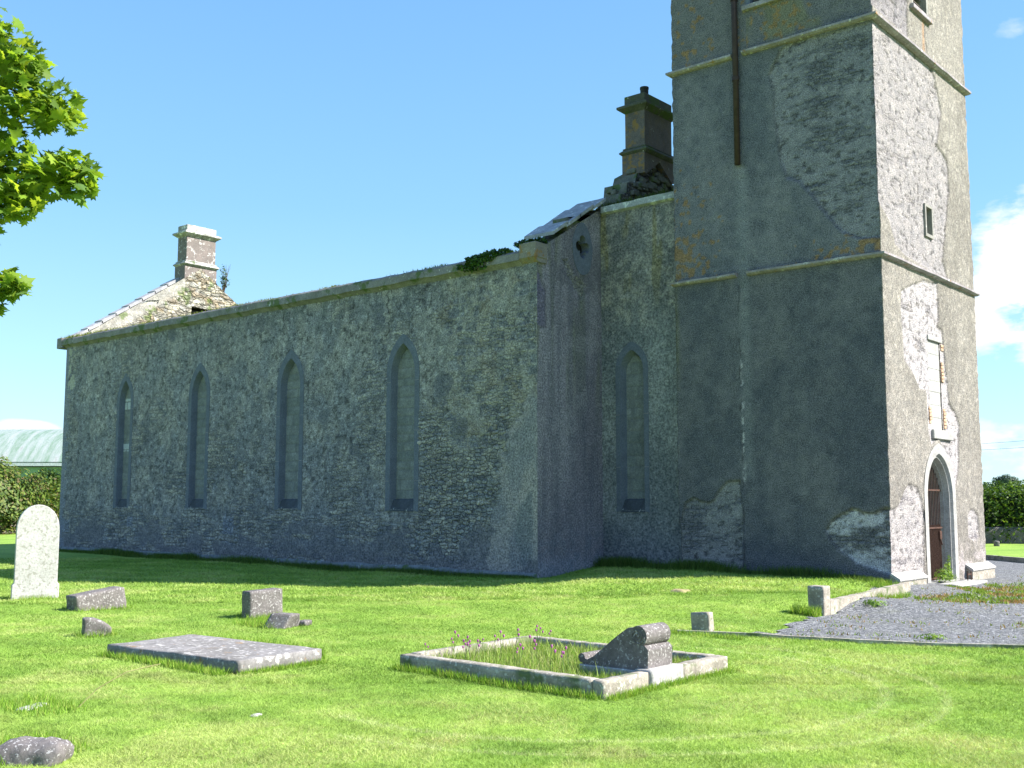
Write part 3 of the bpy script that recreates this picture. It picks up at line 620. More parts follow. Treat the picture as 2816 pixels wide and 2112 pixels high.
mb.prism([(4.45, 9.1), (4.45, 10.22), (4.88, 10.5), (5.55, 10.02), (5.55, 9.1)], 0, EX - .55, EX - .06); mb.box(NL + .06, EX, .07, NW, -.3, 5.8)
mb.build('gable_core', M['erubble'], church)
mb = MB(); mb.box(EX - .45, EX - .02, 4.4, 5.65, 9.05, 9.12, .01); mb.build('timber_lintel', M['timber'], church)
mb = MB(); mb.box(EX - .5, EX - .3, 4.42, 5.6, 8.88, 8.97, .01); mb.build('timber_lintel', M['timber'], church)
mb = MB(); mb.box(EX - .56, EX - .5, 4.4, 5.6, 8.0, 9.05); mb.build('shade_backing', M['dark'], church)  # near-black sheet, shade of the gable opening put into its colour
for s in range(8):
    y0 = .02 + s * .52; z0_ = etop(y0) + .0; z1_ = etop(y0 + .54); k_ = .03
    mb = MB(); mb.prism([(y0, z0_ - .03), (y0, z0_ + .10), (y0 + .56, z1_ + .07), (y0 + .56, z1_ - .04)], 0, NL - .1, NL + .42); mb.build('coping_slab', M['coping'], church)

# ---- chimneys
def chimney(xw, near):
    ch = bpy.data.objects.new('chimney', None); col.objects.link(ch); ch.parent = church
    T = .62; yc = 4.9; a = M['chimney_near'] if near else M['chimney']; c_ = M['cap2'] if near else M['cap']
    mb = MB(); mb.prism([(4.19, 10.08), (4.19, 10.66), (5.61, 10.66), (5.61, 10.08), (5.52, 10.06), (4.90, 10.50), (4.28, 10.06)], 0, xw - .70, xw); mb.build('base_block', a, ch)
    mb = MB(); mb.box(xw - T - .02, xw - .02, 4.25, 5.55, 10.66, 11.82, .008)
    mb.build('shaft', a, ch)
    def ring(z0, z1, z2, z3, o0, o1, nm):
        m_ = MB(); pr = []
        for z, o_ in ((z0, o0), (z1, o1), (z2, o1), (z3, o0)): pr.append([(xw - T - .02 - o_, 4.25 - o_, z), (xw - .02 + o_, 4.25 - o_, z), (xw - .02 + o_, 5.55 + o_, z), (xw - T - .02 - o_, 5.55 + o_, z)])
        V = [p for r in pr for p in r]; Fc = [(i * 4 + k, i * 4 + (k + 1) % 4, i * 4 + 4 + (k + 1) % 4, i * 4 + 4 + k) for i in range(3) for k in range(4)] + [(3, 2, 1, 0), (12, 13, 14, 15)]
        m_.add(V, Fc); m_.build(nm, c_, ch)
    ring(10.62, 10.69, 10.72, 10.79, .04, .12, 'band'); ring(10.78, 10.80, 10.82, 10.85, .0, .05, 'band')
    ring(11.78, 11.90, 11.96, 12.04, .0, .16, 'cap')
    mb = MB(); mb.box(xw - T - .03, xw - .01, 4.24, 5.56, 12.0, 12.25, .01); mb.build('top_block', c_, ch)
    if near:
        mb = MB(); mb.tube([(xw - .42, 4.86, 12.2), (xw - .42, 4.86, 12.44), (xw - .42, 4.86, 12.46), (xw - .42, 4.86, 12.6)], .11, 12); mb.tube([(xw - .42, 4.86, 12.59), (xw - .42, 4.86, 12.65)], .12, 12); mb.build('chimney_pot', M['pot'], ch, smooth=False)
chimney(.18, True); chimney(-20.92, False)

# ---- tower
S_UP = [(7.3,11.38),(7.1,11.4),(6.2,11.36),(5.43,11.48),(5.07,11.3),(4.82,10.84),(4.91,10.37),(4.92,9.88),(4.97,9.33),(5.03,8.87),(5.16,8.45),(5.43,8.34),(5.73,7.95),(6.03,7.48),(6.36,7.08),(6.78,6.87),(7.3,6.8)]
S_LR = [(7.3,1.5),(6.99,1.47),(6.8,1.36),(6.6,1.38),(6.39,1.46),(6.11,1.33),(5.91,1.19),(5.83,1.02),(5.9,.81),(6.09,.61),(6.33,.48),(6.42,.37),(7.3,.12)]
S_LL = [(2.3,.95),(2.37,1.05),(2.54,1.57),(2.75,1.7),(2.9,1.62),(3.1,1.58),(3.24,1.63),(3.4,1.85),(3.59,2.02),(3.93,2.05),(3.97,1.23),(3.94,-.1),(2.3,-.1)]
W_ = [[(1.9,11.45),(5.42,11.45),(5.64,11.18),(5.95,10.51),(5.77,10.08),(5.53,9.65),(6.22,9.44),(6.26,8.69),(5.86,7.58),(5.66,7.0),(5.88,6.62),(4.76,6.62),(3.38,6.7),(2.85,6.85),(2.57,7.3),(1.9,7.63)],
      [(3.08,5.93),(3.53,6.08),(4.24,6.32),(5.22,6.42),(5.25,5.6),(5.15,5.45),(5.42,5.39),(5.52,4.58),(5.68,3.76),(6.05,3.58),(6.28,3.3),(6.1,2.33),(5.85,1.9),(5.6,2.4),(4.9,2.95),(4.44,2.77),(4.32,3.1),(4.29,3.52),(4.27,3.95),(3.92,3.94),(3.61,4.21),(3.08,4.48),(3.01,5.5)],
      [(1.9,1.41),(2.51,1.52),(2.85,1.85),(3.11,1.97),(3.55,1.91),(3.79,1.59),(3.89,1.35),(3.79,.05),(1.9,.05)],
      [(6.55,1.28),(6.75,1.42),(7.0,1.41),(7.28,1.3),(7.33,.79),(6.9,.68),(6.52,.8)],
      [(1.9,11.7),(4.0,11.65),(4.1,12.6),(3.9,13.6),(2.6,13.9),(1.9,13.6)]]
def tower_fn(k, u, z, x, y):
    al = np.zeros_like(z)
    h = x if k in (0, 2) else y; s = 300 + k
    n1 = fbm(h * .9, z * .5, k, s, 4); n2 = fbm(h * 5, z * 5, k, s + 1, 4); n3 = fbm(h * 15, z * 15, k, s + 2, 2); jit = (n2 - .5) * .22
    f, r1, r2 = rubble(h, z, (.05, .12), (.12, .42), s + 3, .05, .016)
    rel = (n3 - .5) * .008 + (n2 - .5) * .01
    if k == 0:
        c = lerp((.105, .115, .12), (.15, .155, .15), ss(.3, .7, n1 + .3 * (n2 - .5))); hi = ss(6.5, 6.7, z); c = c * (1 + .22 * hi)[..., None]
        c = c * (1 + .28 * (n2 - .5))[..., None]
        st = ss(.22, .0, abs(x - 4.12) + .1 * (n2 - .5)) * ss(9.0, 8.8, z) * ss(2.0, 2.2, z); c = lerp(c, (.26, .28, .26), st * .38)
        wh = ss(.055, .0, abs(x - 4.02)) * (fbm(h * 20, z * 6, 3, 77, 2) > .50) * ss(4.9, 4.6, z) * ss(1.95, 2.1, z); c = lerp(c, (.5, .5, .46), wh * .8)
        ck = ss(.03, .0, abs(x - 3.98 + .02 * np.sin(z * 9))) * (fbm(3, z * 3, 3, 79, 2) > .47) * ss(6.5, 6.2, z); c = lerp(c, (.05, .05, .05), ck * .7)
        old = ss(3.98, 3.90, x) * ss(6.4, 6.6, z) * 0; top = ss(11.45, 11.7, z); c = lerp(c, (.165, .165, .155), top * .7)
        gm = ss(.5, .64, fbm(x * 1.5, z * 1.1, 3, 81, 3)) * top * (x > 4.3); c = lerp(c, (.20, .20, .11), gm * .7)
        # orange lichen
        base_o = ss(1.6, .2, x - TX0) * (ss(6.5, 6.7, z) * ss(9.6, 7.6, z)); base_o = np.maximum(base_o, ss(4.9, 6.2, x) * ss(6.55, 6.6, z) * ss(7.15, 6.7, z) * 1.1)
        base_o = np.maximum(base_o, .62 * top * ss(.3, .0, abs(x - 4.9) - .9)); base_o = np.maximum(base_o, .5 * top * (x < 3.5))
        o_ = ss(.60, .68, fbm(x * 9, z * 9, 2, 85, 3) * .8 + .22 * base_o + .25 * (fbm(x * 2.2, z * 2.2, 9, 86, 3) - .5)) * (base_o > .08); c = lerp(c, (.30, .18, .055), o_ * .75)
        c = lerp(c, (.14, .14, .06), ss(.16, .0, x - TX0) * ss(7.5, 5.5, z) * ss(3.6, 5, z) * .5)
        polys = [S_UP, S_LR, S_LL]
        bt = ss(6.4, 7.2, x) * ss(1.15, .2, z)
    else:
        c = lerp((.19, .185, .145), (.24, .235, .185), ss(.3, .7, n1 + .3 * (n2 - .5))) * (1 + .2 * (n2 - .5))[..., None]  # west render painted lighter than the south, sunlight put into its colour
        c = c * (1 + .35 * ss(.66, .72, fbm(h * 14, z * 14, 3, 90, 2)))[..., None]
        rs = ss(.12, .0, abs(y - 5.0 - .05 * np.sin(z * 2)) + .1 * (n2 - .5)) * (ss(12.5, 12.3, z) * ss(11.6, 11.7, z)); c = lerp(c, (.33, .2, .09), rs * .7)
        polys = W_ if k == 1 else []
    for i, pl in enumerate(polys):
        d = polysd(h, z, pl) + jit * .35; e = ss(-.01, .03, d)
        sm = ss(.40, .56, fbm(h * 1.5, z * 5.0, i, 95 + k, 5) + (.12 if (k == 0 and i == 0) else .05) * ss(1.0, .0, d) + (.0 if k == 0 else .12))
        if k == 0:
            lime = np.array((.25, .255, .25)) if i == 0 else np.array((.46, .47, .46)); stn = lerp((.15, .158, .165), (.22, .228, .225), r1)
            if i == 2: lime = np.array((.26, .265, .245))
        else:
            lime = np.array((.40, .395, .355)) if i in (1,) else np.array((.30, .295, .265)) if i == 0 else np.array((.36, .355, .31)); stn = lerp((.24, .235, .215), (.33, .325, .29), r1)
            if i == 4: lime = np.array((.24, .235, .22)); stn = stn * .6
        stn = lerp(stn * .5, stn, .35 + .65 * f); lm = lerp(lime * .8, lime * 1.12, n2); pit = ss(.66, .72, fbm(h * 9, z * 14, i, 99, 2)); lm = lm * (1 - .5 * pit)[..., None]
        pc = lerp(stn, lm, sm); edge = ss(.032, .0, abs(d - .005)); 
        pc = lerp(pc, (.05, .045, .04), edge * (.75 if k else .7))  # dark rim: cracks plus the lip's shadow painted round each bare patch
        c = lerp(c, pc, e); al = np.maximum(al, e * (.55 - .3 * sm)); rel = rel * (1 - e) + e * ((-.055 if k == 0 else -.042) + .014 * f * (1 - sm) + .010 * sm + (n2 - .5) * .014 - .012 * pit)
    cd = np.minimum(abs(x - TX1), abs(x - TX0)) if k == 0 else np.minimum(abs(y - TY0), abs(y - TY1))
    rel = rel + ss(.16, .0, cd) * (fbm(z * 7, k * 0 + 2., 0, 333, 3) - .6) * .03
    if k == 1:   # long crack beside the patches
        xc = 5.35 + .25 * np.sin(z * .8 + 1) + .15 * (fbm(z * 2, 0, 0, 97, 3) - .5) * 2; ck = ss(.035, .0, abs(y - xc)) * ss(11.6, 11.7, z) * ss(14, 12, z); c = lerp(c, (.06, .055, .05), ck * .8); rel -= .03 * ck
        rt = ss(.0, .2, polysd(y, z, [(5.6, 2.2), (5.9, 1.2), (6.0, .4), (5.8, .0), (5.7, 1.0)]) + jit * .5); c = lerp(c, (.24, .2, .16), rt * .5)
        lo = ss(.9, .1, z) * ss(.45, .6, n2) * (y > 3.9) * 1.; c = lerp(c, (.38, .36, .32), lo * .7)
    return rel, c, al
slot = [(4.62, 7.37), (5.04, 7.37), (5.04, 8.06), (4.62, 8.06)]
tholes = [(1, arch(4.83, 1.86, -.6, 1.70, 2.80), 1), (1, slot, 1), (1, arch(4.78, .96, 12.46, 13.9, 14.8), 1), (0, arch(4.83, .96, 12.50, 13.9, 14.8), 0), (1, [(4.52, 3.13), (5.27, 3.13), (5.27, 5.12), (4.52, 5.12)], 1)]
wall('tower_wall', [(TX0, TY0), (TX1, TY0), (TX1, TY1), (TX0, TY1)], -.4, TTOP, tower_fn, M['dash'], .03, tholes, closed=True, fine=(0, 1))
mb = MB(); mb.box(TX0 + .06, TX1 - .8, TY0 + .5, TY1 - .5, 11.0, 11.1); mb.box(TX0 + .06, TX1 - .06, TY0 + .06, TY1 - .06, TTOP - .3, TTOP - .2)
mb.box(TX0 + .06, TX0 + .12, TY0 + .06, TY1 - .06, -.2, TTOP - .3); mb.box(TX0 + .12, TX1 - .7, TY1 - .2, TY1 - .1, -.2, TTOP - .3); mb.box(TX0 + .12, TX1 - .7, TY0 + .55, TY0 + .6, -.2, 11.0); mb.build('tower_light_block', M['dark'], church)  # unseen near-black floors, roof and walls added to keep sun out of the tower
def tower_ring(z, h_, pr, nm, gap):
    m_ = MB(); c4 = [(3.96 if gap else TX0, TY0), (TX0, TY0), (TX0, TY1), (TX1, TY1), (TX1, TY0), (4.22, TY0)]
    dirs = [(0, -1), (-1, -1), (-1, 1), (1, 1), (1, -1), (0, -1)]; pf = [(-.02, z - h_), (pr * .55, z - h_ + .015), (pr, z - h_ * .6), (pr, z - h_ * .25), (-.02, z)]
    pts = []
    for i in range(5):
        a = Vector(c4[i]); b_ = Vector(c4[i + 1]); n_ = max(1, int((b_ - a).length / .4))
        for j in range(n_): 
            t_ = j / n_; d = Vector(dirs[i]) if j == 0 else (Vector((0, -1)) if i in (0, 4) else Vector((-1, 0)) if i == 1 else Vector((0, 1)) if i == 2 else Vector((1, 0)))
            pts.append((a + (b_ - a) * t_, d))
    pts.append((Vector(c4[5]), Vector(dirs[5]))); V = []
    for q, (p, d) in enumerate(pts):
        jz = (float(noise(q * .9, 3., z, 4)) - .5) * .02; jo = (float(noise(q * 1.3, 8., z, 5)) - .5) * .02
        for o_, zz in pf: V.append((p.x + d.x * (o_ + (jo if o_ > 0 else 0)), p.y + d.y * (o_ + (jo if o_ > 0 else 0)), zz + jz))
    n = len(pf); Fc = [(i * n + k, (i + 1) * n + k, (i + 1) * n + (k + 1) % n, i * n + (k + 1) % n) for i in range(len(pts) - 1) for k in range(n)] + [tuple(range(n)), tuple((len(pts) - 1) * n + k for k in range(n))]
    m_.add(V, Fc); return m_.build(nm, M['string'], church)
tower_ring(ZS1 + .0, .12, .10, 'string_course', True); tower_ring(ZS2 + .0, .13, .11, 'string_course', True)
tower_ring(TTOP, .3, .14, 'parapet', False)
# downpipe
dp = bpy.data.objects.new('downpipe', None); col.objects.link(dp); dp.parent = church
mb = MB(); mb.tube([(4.06, TY0 - .075, 8.95), (4.06, TY0 - .075, TTOP)], .065, 10); mb.build('pipe', M['pipe'], dp, True)
for z in (10.86, 12.7, 14.5):
    mb = MB(); mb.tube([(4.06, TY0 - .075, z), (4.06, TY0 - .075, z + .09)], .082, 10); mb.build('pipe_joint', M['pipe'], dp)
# tower plinth, in two stretches either side of the door
for (ya, yb) in ((TY0 - .06, 3.43), (6.24, TY1 + .1)):
    mb = MB(); mb.prism([(TX1 - .04, -.4), (TX1 + .15, -.4), (TX1 + .15, .07), (TX1 + .02, .18), (TX1 - .04, .19)], 1, ya, yb); ob = mb.build('plinth_base', M['kerb'], church)
    mb = MB(); mb.prism([(TX1 + .155, .05), (TX1 + .175, .075), (TX1 + .17, .11), (TX1 - .01, .22), (TX1 - .01, .17)], 1, ya - .02, yb + .02); mb.build('plinth_coping', M['kerb_white'], church)
mb = MB(); mb.box(TX0 + .02, TX1 - .02, TY0 - .05, TY0 + .02, -.3, .05, .01); mb.build('plinth', M['plinth'], church)

# door: moulded surround, reveal, gate
door = bpy.data.objects.new('doorway', None); col.objects.link(door); door.parent = church
yc = 4.83
orders = [(1.90, -.35, 1.72, 2.84, .012), (1.52, -.35, 1.70, 2.62, .012), (1.44, -.35, 1.69, 2.57, -.05), (1.40, -.35, 1.68, 2.54, -.05), (1.34, -.35, 1.67, 2.50, -.16), (1.30, -.35, 1.66, 2.48, -.16), (1.26, -.35, 1.66, 2.45, -.62)]
V = []; n = 0
for w_, z0, zs, za, dx in orders:
    pts = arch(yc, w_, z0, zs, za, 14); n = len(pts); V += [(TX1 + dx, *p) for p in pts]
Fc = [(o_ * n + i, o_ * n + (i + 1) % n, (o_ + 1) * n + (i + 1) % n, (o_ + 1) * n + i) for o_ in range(len(orders) - 1) for i in range(1, n)]
mb = MB(); mb.add(V, Fc); M['doorstone'] = stone_mat('pale door surround', (.38, .37, .35), (.28, .27, .255), amt=.15, sscale=20., bump=.3); mb.build('surround', M['doorstone'], door)
gate = bpy.data.objects.new('iron_gate', None); col.objects.link(gate); gate.parent = church
gx_ = TX1 - .22
oarch = arch(yc, 1.26, -.1, 1.66, 2.42, 30)
def top_at(y):
    best = 2.4
    ys_ = [(p[0], p[1]) for p in oarch[2:]]; ys_.sort(); return float(np.interp(y, [q[0] for q in ys_], [q[1] for q in ys_]))
for i in range(13):
    y = yc - .56 + i * 1.12 / 12; mb = MB(); zt = top_at(y) - .06; mb.tube([(gx_, y, -.08), (gx_, y, zt)], .0085, 6); mb.add([(gx_, y - .02, zt), (gx_ - .02, y, zt), (gx_, y + .02, zt), (gx_ + .02, y, zt), (gx_, y, zt + .05)], [(0, 1, 4), (1, 2, 4), (2, 3, 4), (3, 0, 4)]); mb.build('bar', M['rust'], gate)
for i in range(12):
    y = yc - .56 + (i + .5) * 1.12 / 12; mb = MB(); mb.tube([(gx_, y, -.08), (gx_, y, 1.1)], .007, 6); mb.build('bar', M['rust'], gate)
for z in (-.04, 1.03, 1.84):
    mb = MB(); mb.box(gx_ - .012, gx_ + .022, yc - .62, yc + .62, z - .018, z + .018); mb.build('rail', M['rust'], gate)
mb = MB(); mb.box(gx_ + .01, gx_ + .05, yc + .40, yc + .52, .78, .96, .008); mb.tube([(gx_ + .03, yc + .46, .78), (gx_ + .05, yc + .5, .66)], .015, 6); mb.build('lock', M['rust'], gate)
mb = MB(); mb.box(TX1 - .85, TX1 - .8, 3.9, 5.8, -.3, 2.8); mb.build('shade_backing', M['dark'], door)  # near-black sheet stands for the shade behind the gate
mb = MB(); mb.box(TX1 - .7, TX1 + .02, yc - .72, yc + .72, -.3, -.08); mb.build('threshold', M['doorstone'], door)
M['panelf'] = stone_mat('plain grey frame', (.27, .255, .235), (.22, .21, .19), amt=.1, bump=.3)
def framed(nm, pts_in, pts_out, depth, lou=None, south=False, sill=None):
    wn = bpy.data.objects.new(nm, None); col.objects.link(wn); wn.parent = church; n = len(pts_in)
    def P(p, d): return (p[0], TY0 + d, p[1]) if south else (TX1 - d, p[0], p[1])
    V = [P(p, -.012) for p in pts_out] + [P(p, -.012) for p in pts_in] + [P(p, depth) for p in pts_in] + [P(p, .07) for p in pts_out]
    Fc = []
    for i in range(n):
        j = (i + 1) % n; Fc += [(i, j, n + j, n + i), (n + i, n + j, 2 * n + j, 2 * n + i), (i, j, 3 * n + j, 3 * n + i)]
    mb = MB(); mb.add(V, Fc); mb.build('frame', M['panelf'] if not south else M['ashlar'], wn)
    mb = MB(); xsn = [p[0] for p in pts_in]; zsn = [p[1] for p in pts_in]; a, b_ = min(xsn) - .1, max(xsn) + .1
    if south: mb.box(a, b_, TY0 + depth, TY0 + depth + .03, min(zsn) - .1, max(zsn) + .1)
    else: mb.box(TX1 - depth - .03, TX1 - depth, a, b_, min(zsn) - .1, max(zsn) + .1)
    mb.build('shade_backing', M['dark'], wn)  # near-black sheet paints the shade inside the opening
    if sill:
        mb = MB()
        if south: mb.box(a - .08, b_ + .08, TY0 - .09, TY0 + .1, min(zsn) - .12, min(zsn) - .01, .01)
        else: mb.box(TX1 - .1, TX1 + .09, a - .08, b_ + .08, min(zsn) - .12, min(zsn) - .01, .01)
        mb.build('sill', M['string'], wn)
    if lou:
        for z in np.arange(min(zsn) + .1, max(zsn) - .3, .16):
            mb = MB()
            if south: mb.prism([(TY0 + .1, z), (TY0 + .26, z + .12), (TY0 + .26, z + .14), (TY0 + .1, z + .02)], 0, a + .12, b_ - .12)
            else: mb.prism([(TX1 - .1, z), (TX1 - .26, z + .12), (TX1 - .26, z + .14), (TX1 - .1, z + .02)], 1, a + .12, b_ - .12)
            mb.build('louvre', M['timber'], wn)
    return wn
sq = lambda a, b_, c_, d: [(a, c_), (b_, c_), (b_, d), (a, d)]
framed('slit_window', sq(4.66, 5.0, 7.42, 8.02), sq(4.60, 5.06, 7.35, 8.08), .3, sill=False)
framed('belfry_window', arch(4.78, .82, 12.50, 13.9, 14.68), arch(4.78, 1.04, 12.44, 13.9, 14.86), .35, True, sill=True)
framed('belfry_window', arch(4.83, .82, 12.54, 13.9, 14.68), arch(4.83, 1.04, 12.48, 13.9, 14.86), .35, True, south=True, sill=True)
# blocked opening above the door
bo = bpy.data.objects.new('blocked_opening', None); col.objects.link(bo); bo.parent = church
mb = MB(); zz = 3.14; i = 0; rr = random.Random(3)
while zz < 5.02:
    h_ = rr.uniform(.24, .32); h_ = min(h_, 5.06 - zz); mb.box(TX1 - .2, TX1 - .05 + rr.uniform(-.004, .004), 4.55, 5.25, zz, zz + h_ - .004, .003); zz += h_
M['panel'] = stone_mat('pale infill blocks', (.36, .35, .33), (.29, .28, .27), amt=.1, sscale=6., bump=.3)
mb.build('infill', M['panel'], bo)
mb = MB(); mb.box(TX1 - .25, TX1 - .21, 4.45, 5.3, 3.1, 5.15); mb.build('shade_backing', M['dark'], bo)  # near-black sheet as painted shade in gaps round the blocks
mb = MB(); mb.box(TX1 - .2, TX1 + .0, 4.5, 5.36, 5.06, 5.17, .01); mb.build('lintel', M['doorstone'], bo)
mb = MB(); mb.box(TX1 - .2, TX1 + .03, 4.55, 5.72, 2.93, 3.13, .012); mb.build('sill', M['doorstone'], bo)
mb = MB()
for (ya, yb, za_, zb_) in ((5.3, 5.46, 3.18, 3.62), (5.27, 5.40, 4.2, 4.62), (4.44, 4.58, 3.25, 3.62), (5.3, 5.42, 4.9, 5.05)):
    z = za_
    while z < zb_:
        mb = MB(); mb.box(TX1 - .15, TX1 - .012 + rr.uniform(-.01, .01), ya, yb + rr.uniform(-.03, .03), z, z + .06, .005); z += .075; mb.build('brick', M['brick'], bo)

# ------------------------------------------------------------------ foliage helpers
def leaves(name, C, size, cols_, parent=None, mat=None, up=.3, shape='leaf', seed=0, jitter=.35):
    """C (n,3) leaf centres -> one mesh of small bent leaves"""
    r = np.random.default_rng(seed); n = len(C); C = np.asarray(C, float)
    nr = r.normal(size=(n, 3)); nr[:, 2] = abs(nr[:, 2]) + up; nr /= np.linalg.norm(nr, axis=1, keepdims=True)
    a = np.cross(nr, r.normal(size=(n, 3))); a /= np.linalg.norm(a, axis=1, keepdims=True); b = np.cross(nr, a)
    s = size * r.uniform(1 - jitter, 1 + jitter, n)
    if shape == 'maple':
        pr = [(0, -.15), (.16, -.42), (.24, -.22), (.55, -.38), (.46, -.1), (.95, .12), (.58, .22), (.62, .5), (.32, .38), (.16, .62), (0, 1.0), (-.16, .62), (-.32, .38), (-.62, .5), (-.58, .22), (-.95, .12), (-.46, -.1), (-.55, -.38), (-.24, -.22), (-.16, -.42)]
        pr = [(p[0] * .6, p[1] * .7) for p in pr]
    else: pr = [(0, -.6), (.33, -.1), (.0, .6), (-.33, -.1)]
    k = len(pr); V = np.zeros((n, k, 3))
    for i, (p, q) in enumerate(pr): V[:, i] = C + s[:, None] * (a * p + b * q) + nr * (s * (-.25 * abs(p) - .12 * max(q, 0)))[:, None]
    F_a = np.arange(n * k).reshape(n, k)
    pal = np.array(cols_); ci = pal[r.integers(0, len(pal), n)] * r.uniform(.75, 1.25, (n, 1))
    if shape == 'maple':
        ctr = (C + nr * 0)[:, None]; V = np.concatenate([V, ctr], 1); base = np.arange(n) * (k + 1); tri = []
        for i in range(k): tri.append(np.stack([base + i, base + (i + 1) % k, base + k], 1))
        return mesh_np(name, V.reshape(-1, 3), np.concatenate(tri), mat or M['leaf'], parent, np.repeat(ci, k + 1, 0))
    return mesh_np(name, V.reshape(-1, 3), F_a, mat or M['leaf'], parent, np.repeat(ci, k, 0))
def blobpts(blobs, n, seed=0, shell=.55, ns=1.4, na=.5):
    r = np.random.default_rng(seed); tot = sum(b[3] * b[4] * b[5] for b in blobs) ; out_ = []
    for b in blobs:
        m_ = max(8, int(n * (b[3] * b[4] * b[5]) / tot)); d = r.normal(size=(m_, 3)); d /= np.linalg.norm(d, axis=1, keepdims=True)
        rad = shell + (1 - shell) * r.random(m_) ** .6; rad = rad * (1 + na * (fbm(d[:, 0] * ns + b[0], d[:, 1] * ns + b[1], d[:, 2] * ns + b[2], seed, 3) - .5) * 2)
        out_.append(np.array(b[:3]) + d * rad[:, None] * np.array(b[3:6]))
    return np.concatenate(out_)
GRN = [(.035, .075, .015), (.055, .11, .02), (.075, .14, .025), (.045, .09, .02)]

# ------------------------------------------------------------------ maple at the left, crown reaching into view
mp_ = thing('maple_tree', 'bright green maple tree whose leafy branches reach in from the top left', 'tree', (1.2, -16.2, G(1.2, -16.2)))
tb = (1.2, -16.2); tz = G(*tb)
mb = MB(); mb.tube([(0, 0, -.2), (.03, .02, 1.2), (.1, .05, 2.6), (.12, .1, 4.2), (.2, .1, 6.0), (.2, .2, 8.2)], .24, 10, taper=.06); mb.build('trunk', M['bark'], mp_, True)
r2_ = np.random.default_rng(4)
# leaf sprays: (centre, radius) in world space
sprays = [((4.15, -14.05, 6.45), .36), ((4.3, -13.85, 6.2), .26), ((3.7, -14.5, 6.2), .6), ((3.9, -14.15, 5.75), .5), ((4.25, -13.72, 5.86), .42), ((4.38, -13.45, 5.78), .30), ((4.0, -14.0, 5.35), .42), ((3.6, -14.4, 5.2), .6), ((4.2, -13.55, 5.12), .40), ((4.38, -13.25, 5.18), .26), ((4.36, -13.22, 5.0), .22), ((4.0, -13.85, 4.92), .42), ((3.7, -14.2, 4.75), .42), ((4.1, -13.75, 4.72), .26), ((3.75, -14.0, 4.5), .24), ((3.95, -13.7, 3.90), .20), ((3.7, -13.95, 3.86), .24), ((3.75, -13.85, 3.68), .17)]
for i in range(26):
    t_ = r2_.uniform(.15, .85); sprays.append(((1.3 + t_ * 2.0, -16.1 + t_ * 1.45, r2_.uniform(4.2, 7.4)), r2_.uniform(.4, .6)))
for i in range(60):
    th = r2_.uniform(0, 6.28); h_ = r2_.uniform(3.8, 9.6); rd = r2_.uniform(.6, 2.5) * (1 - .5 * abs(h_ - 6.3) / 3.8); sprays.append(((1.25 + rd * math.cos(th), -16.1 + rd * math.sin(th), h_), r2_.uniform(.5, .8)))
LC = []
for j, (c_, rd) in enumerate(sprays):
    m_ = int((400 if j < 18 else 260) * rd ** 1.7) + 40; d = r2_.normal(size=(m_, 3)); d /= np.linalg.norm(d, axis=1, keepdims=True); q = np.array(c_) + d * (rd * r2_.random((m_, 1)) ** .45) * np.array((1, 1, .85)); LC.append(q)
LC = np.concatenate(LC) - np.array((tb[0], tb[1], tz))
leaves('crown', LC, .165, [(.19, .31, .035), (.25, .39, .04), (.14, .24, .035), (.32, .44, .055), (.16, .28, .08)], mp_, M['maple'], .6, 'maple', 5, .3)
O_ = Vector((tb[0], tb[1], tz)); nodes = []; rb = random.Random(6)
def limb(p0, p1, r0, r1, sag=.25, n=9):
    p0, p1 = Vector(p0), Vector(p1); pp = []
    for i in range(n + 1):
        t_ = i / n; q_ = p0.lerp(p1, t_) + Vector((rb.uniform(-.07, .07), rb.uniform(-.07, .07), rb.uniform(-.05, .05))) * (1 if 0 < i < n else 0) + Vector((0, 0, sag * 4 * t_ * (1 - t_))); pp.append(q_)
        if i: nodes.append((q_, r0 + (r1 - r0) * t_))
    mb.tube(pp, r0, 7, taper=r1)
mb = MB()
for h0, e_ in ((2.7, (3.3, -14.55, 4.1)), (3.7, (3.35, -14.5, 5.1)), (4.7, (3.4, -14.6, 6.2)), (3.2, (-.6, -17.2, 4.9)), (4.4, (.2, -14.2, 6.4)), (5.0, (2.4, -17.6, 6.8)), (5.6, (-.3, -15.4, 8.0)), (3.9, (1.9, -18.0, 5.4)), (6.2, (1.6, -16.0, 9.2))):
    limb((.13, .06, h0), Vector(e_) - O_, .075, .022)
for c_, rd in sprays:
    p1 = Vector(c_) - O_; q_, r_n = min(nodes, key=lambda u: (u[0] - p1).length); md = q_.lerp(p1, .5) + Vector((rb.uniform(-.1, .1), rb.uniform(-.1, .1), .08)); mb.tube([q_, md, p1], min(r_n, .02), 5, taper=.006)
mb.build('branch', M['bark'], mp_, True)

# ------------------------------------------------------------------ ivy, moss and small plants on the wall tops
o = thing('ivy_clump', 'dark green ivy clump spilling over the nave cornice below the gable coping', 'ivy', (-1.5, 0, 7.2))
r = np.random.default_rng(8)
pts = blobpts([(-.3, -.05, .08, .36, .22, .17), (.1, -.02, .14, .34, .25, .16), (-.7, -.08, -.02, .26, .16, .10), (.48, 0, .18, .25, .18, .10), (-.3, -.10, -.06, .40, .12, .10)], 2600, 3)
leaves('foliage', pts, .075, [(.025, .06, .015), (.04, .09, .02), (.06, .13, .03)], o, M['ivy'], .2, seed=2)
mb = MB(); mb.tube([(-.9, .1, .1), (0, .1, .12), (.6, .15, .2)], .02, 6); mb.build('stem', M['bark'], o)
o = thing('ivy_clump', 'small ivy tuft on the kneeler at the foot of the gable coping', 'ivy', (-.2, .1, 7.5))
leaves('foliage', blobpts([(-.15, .0, .0, .3, .24, .10), (.1, .1, .05, .2, .2, .08)], 1000, 5), .06, [(.02, .05, .012), (.035, .08, .018)], o, M['ivy'], .2, seed=9)
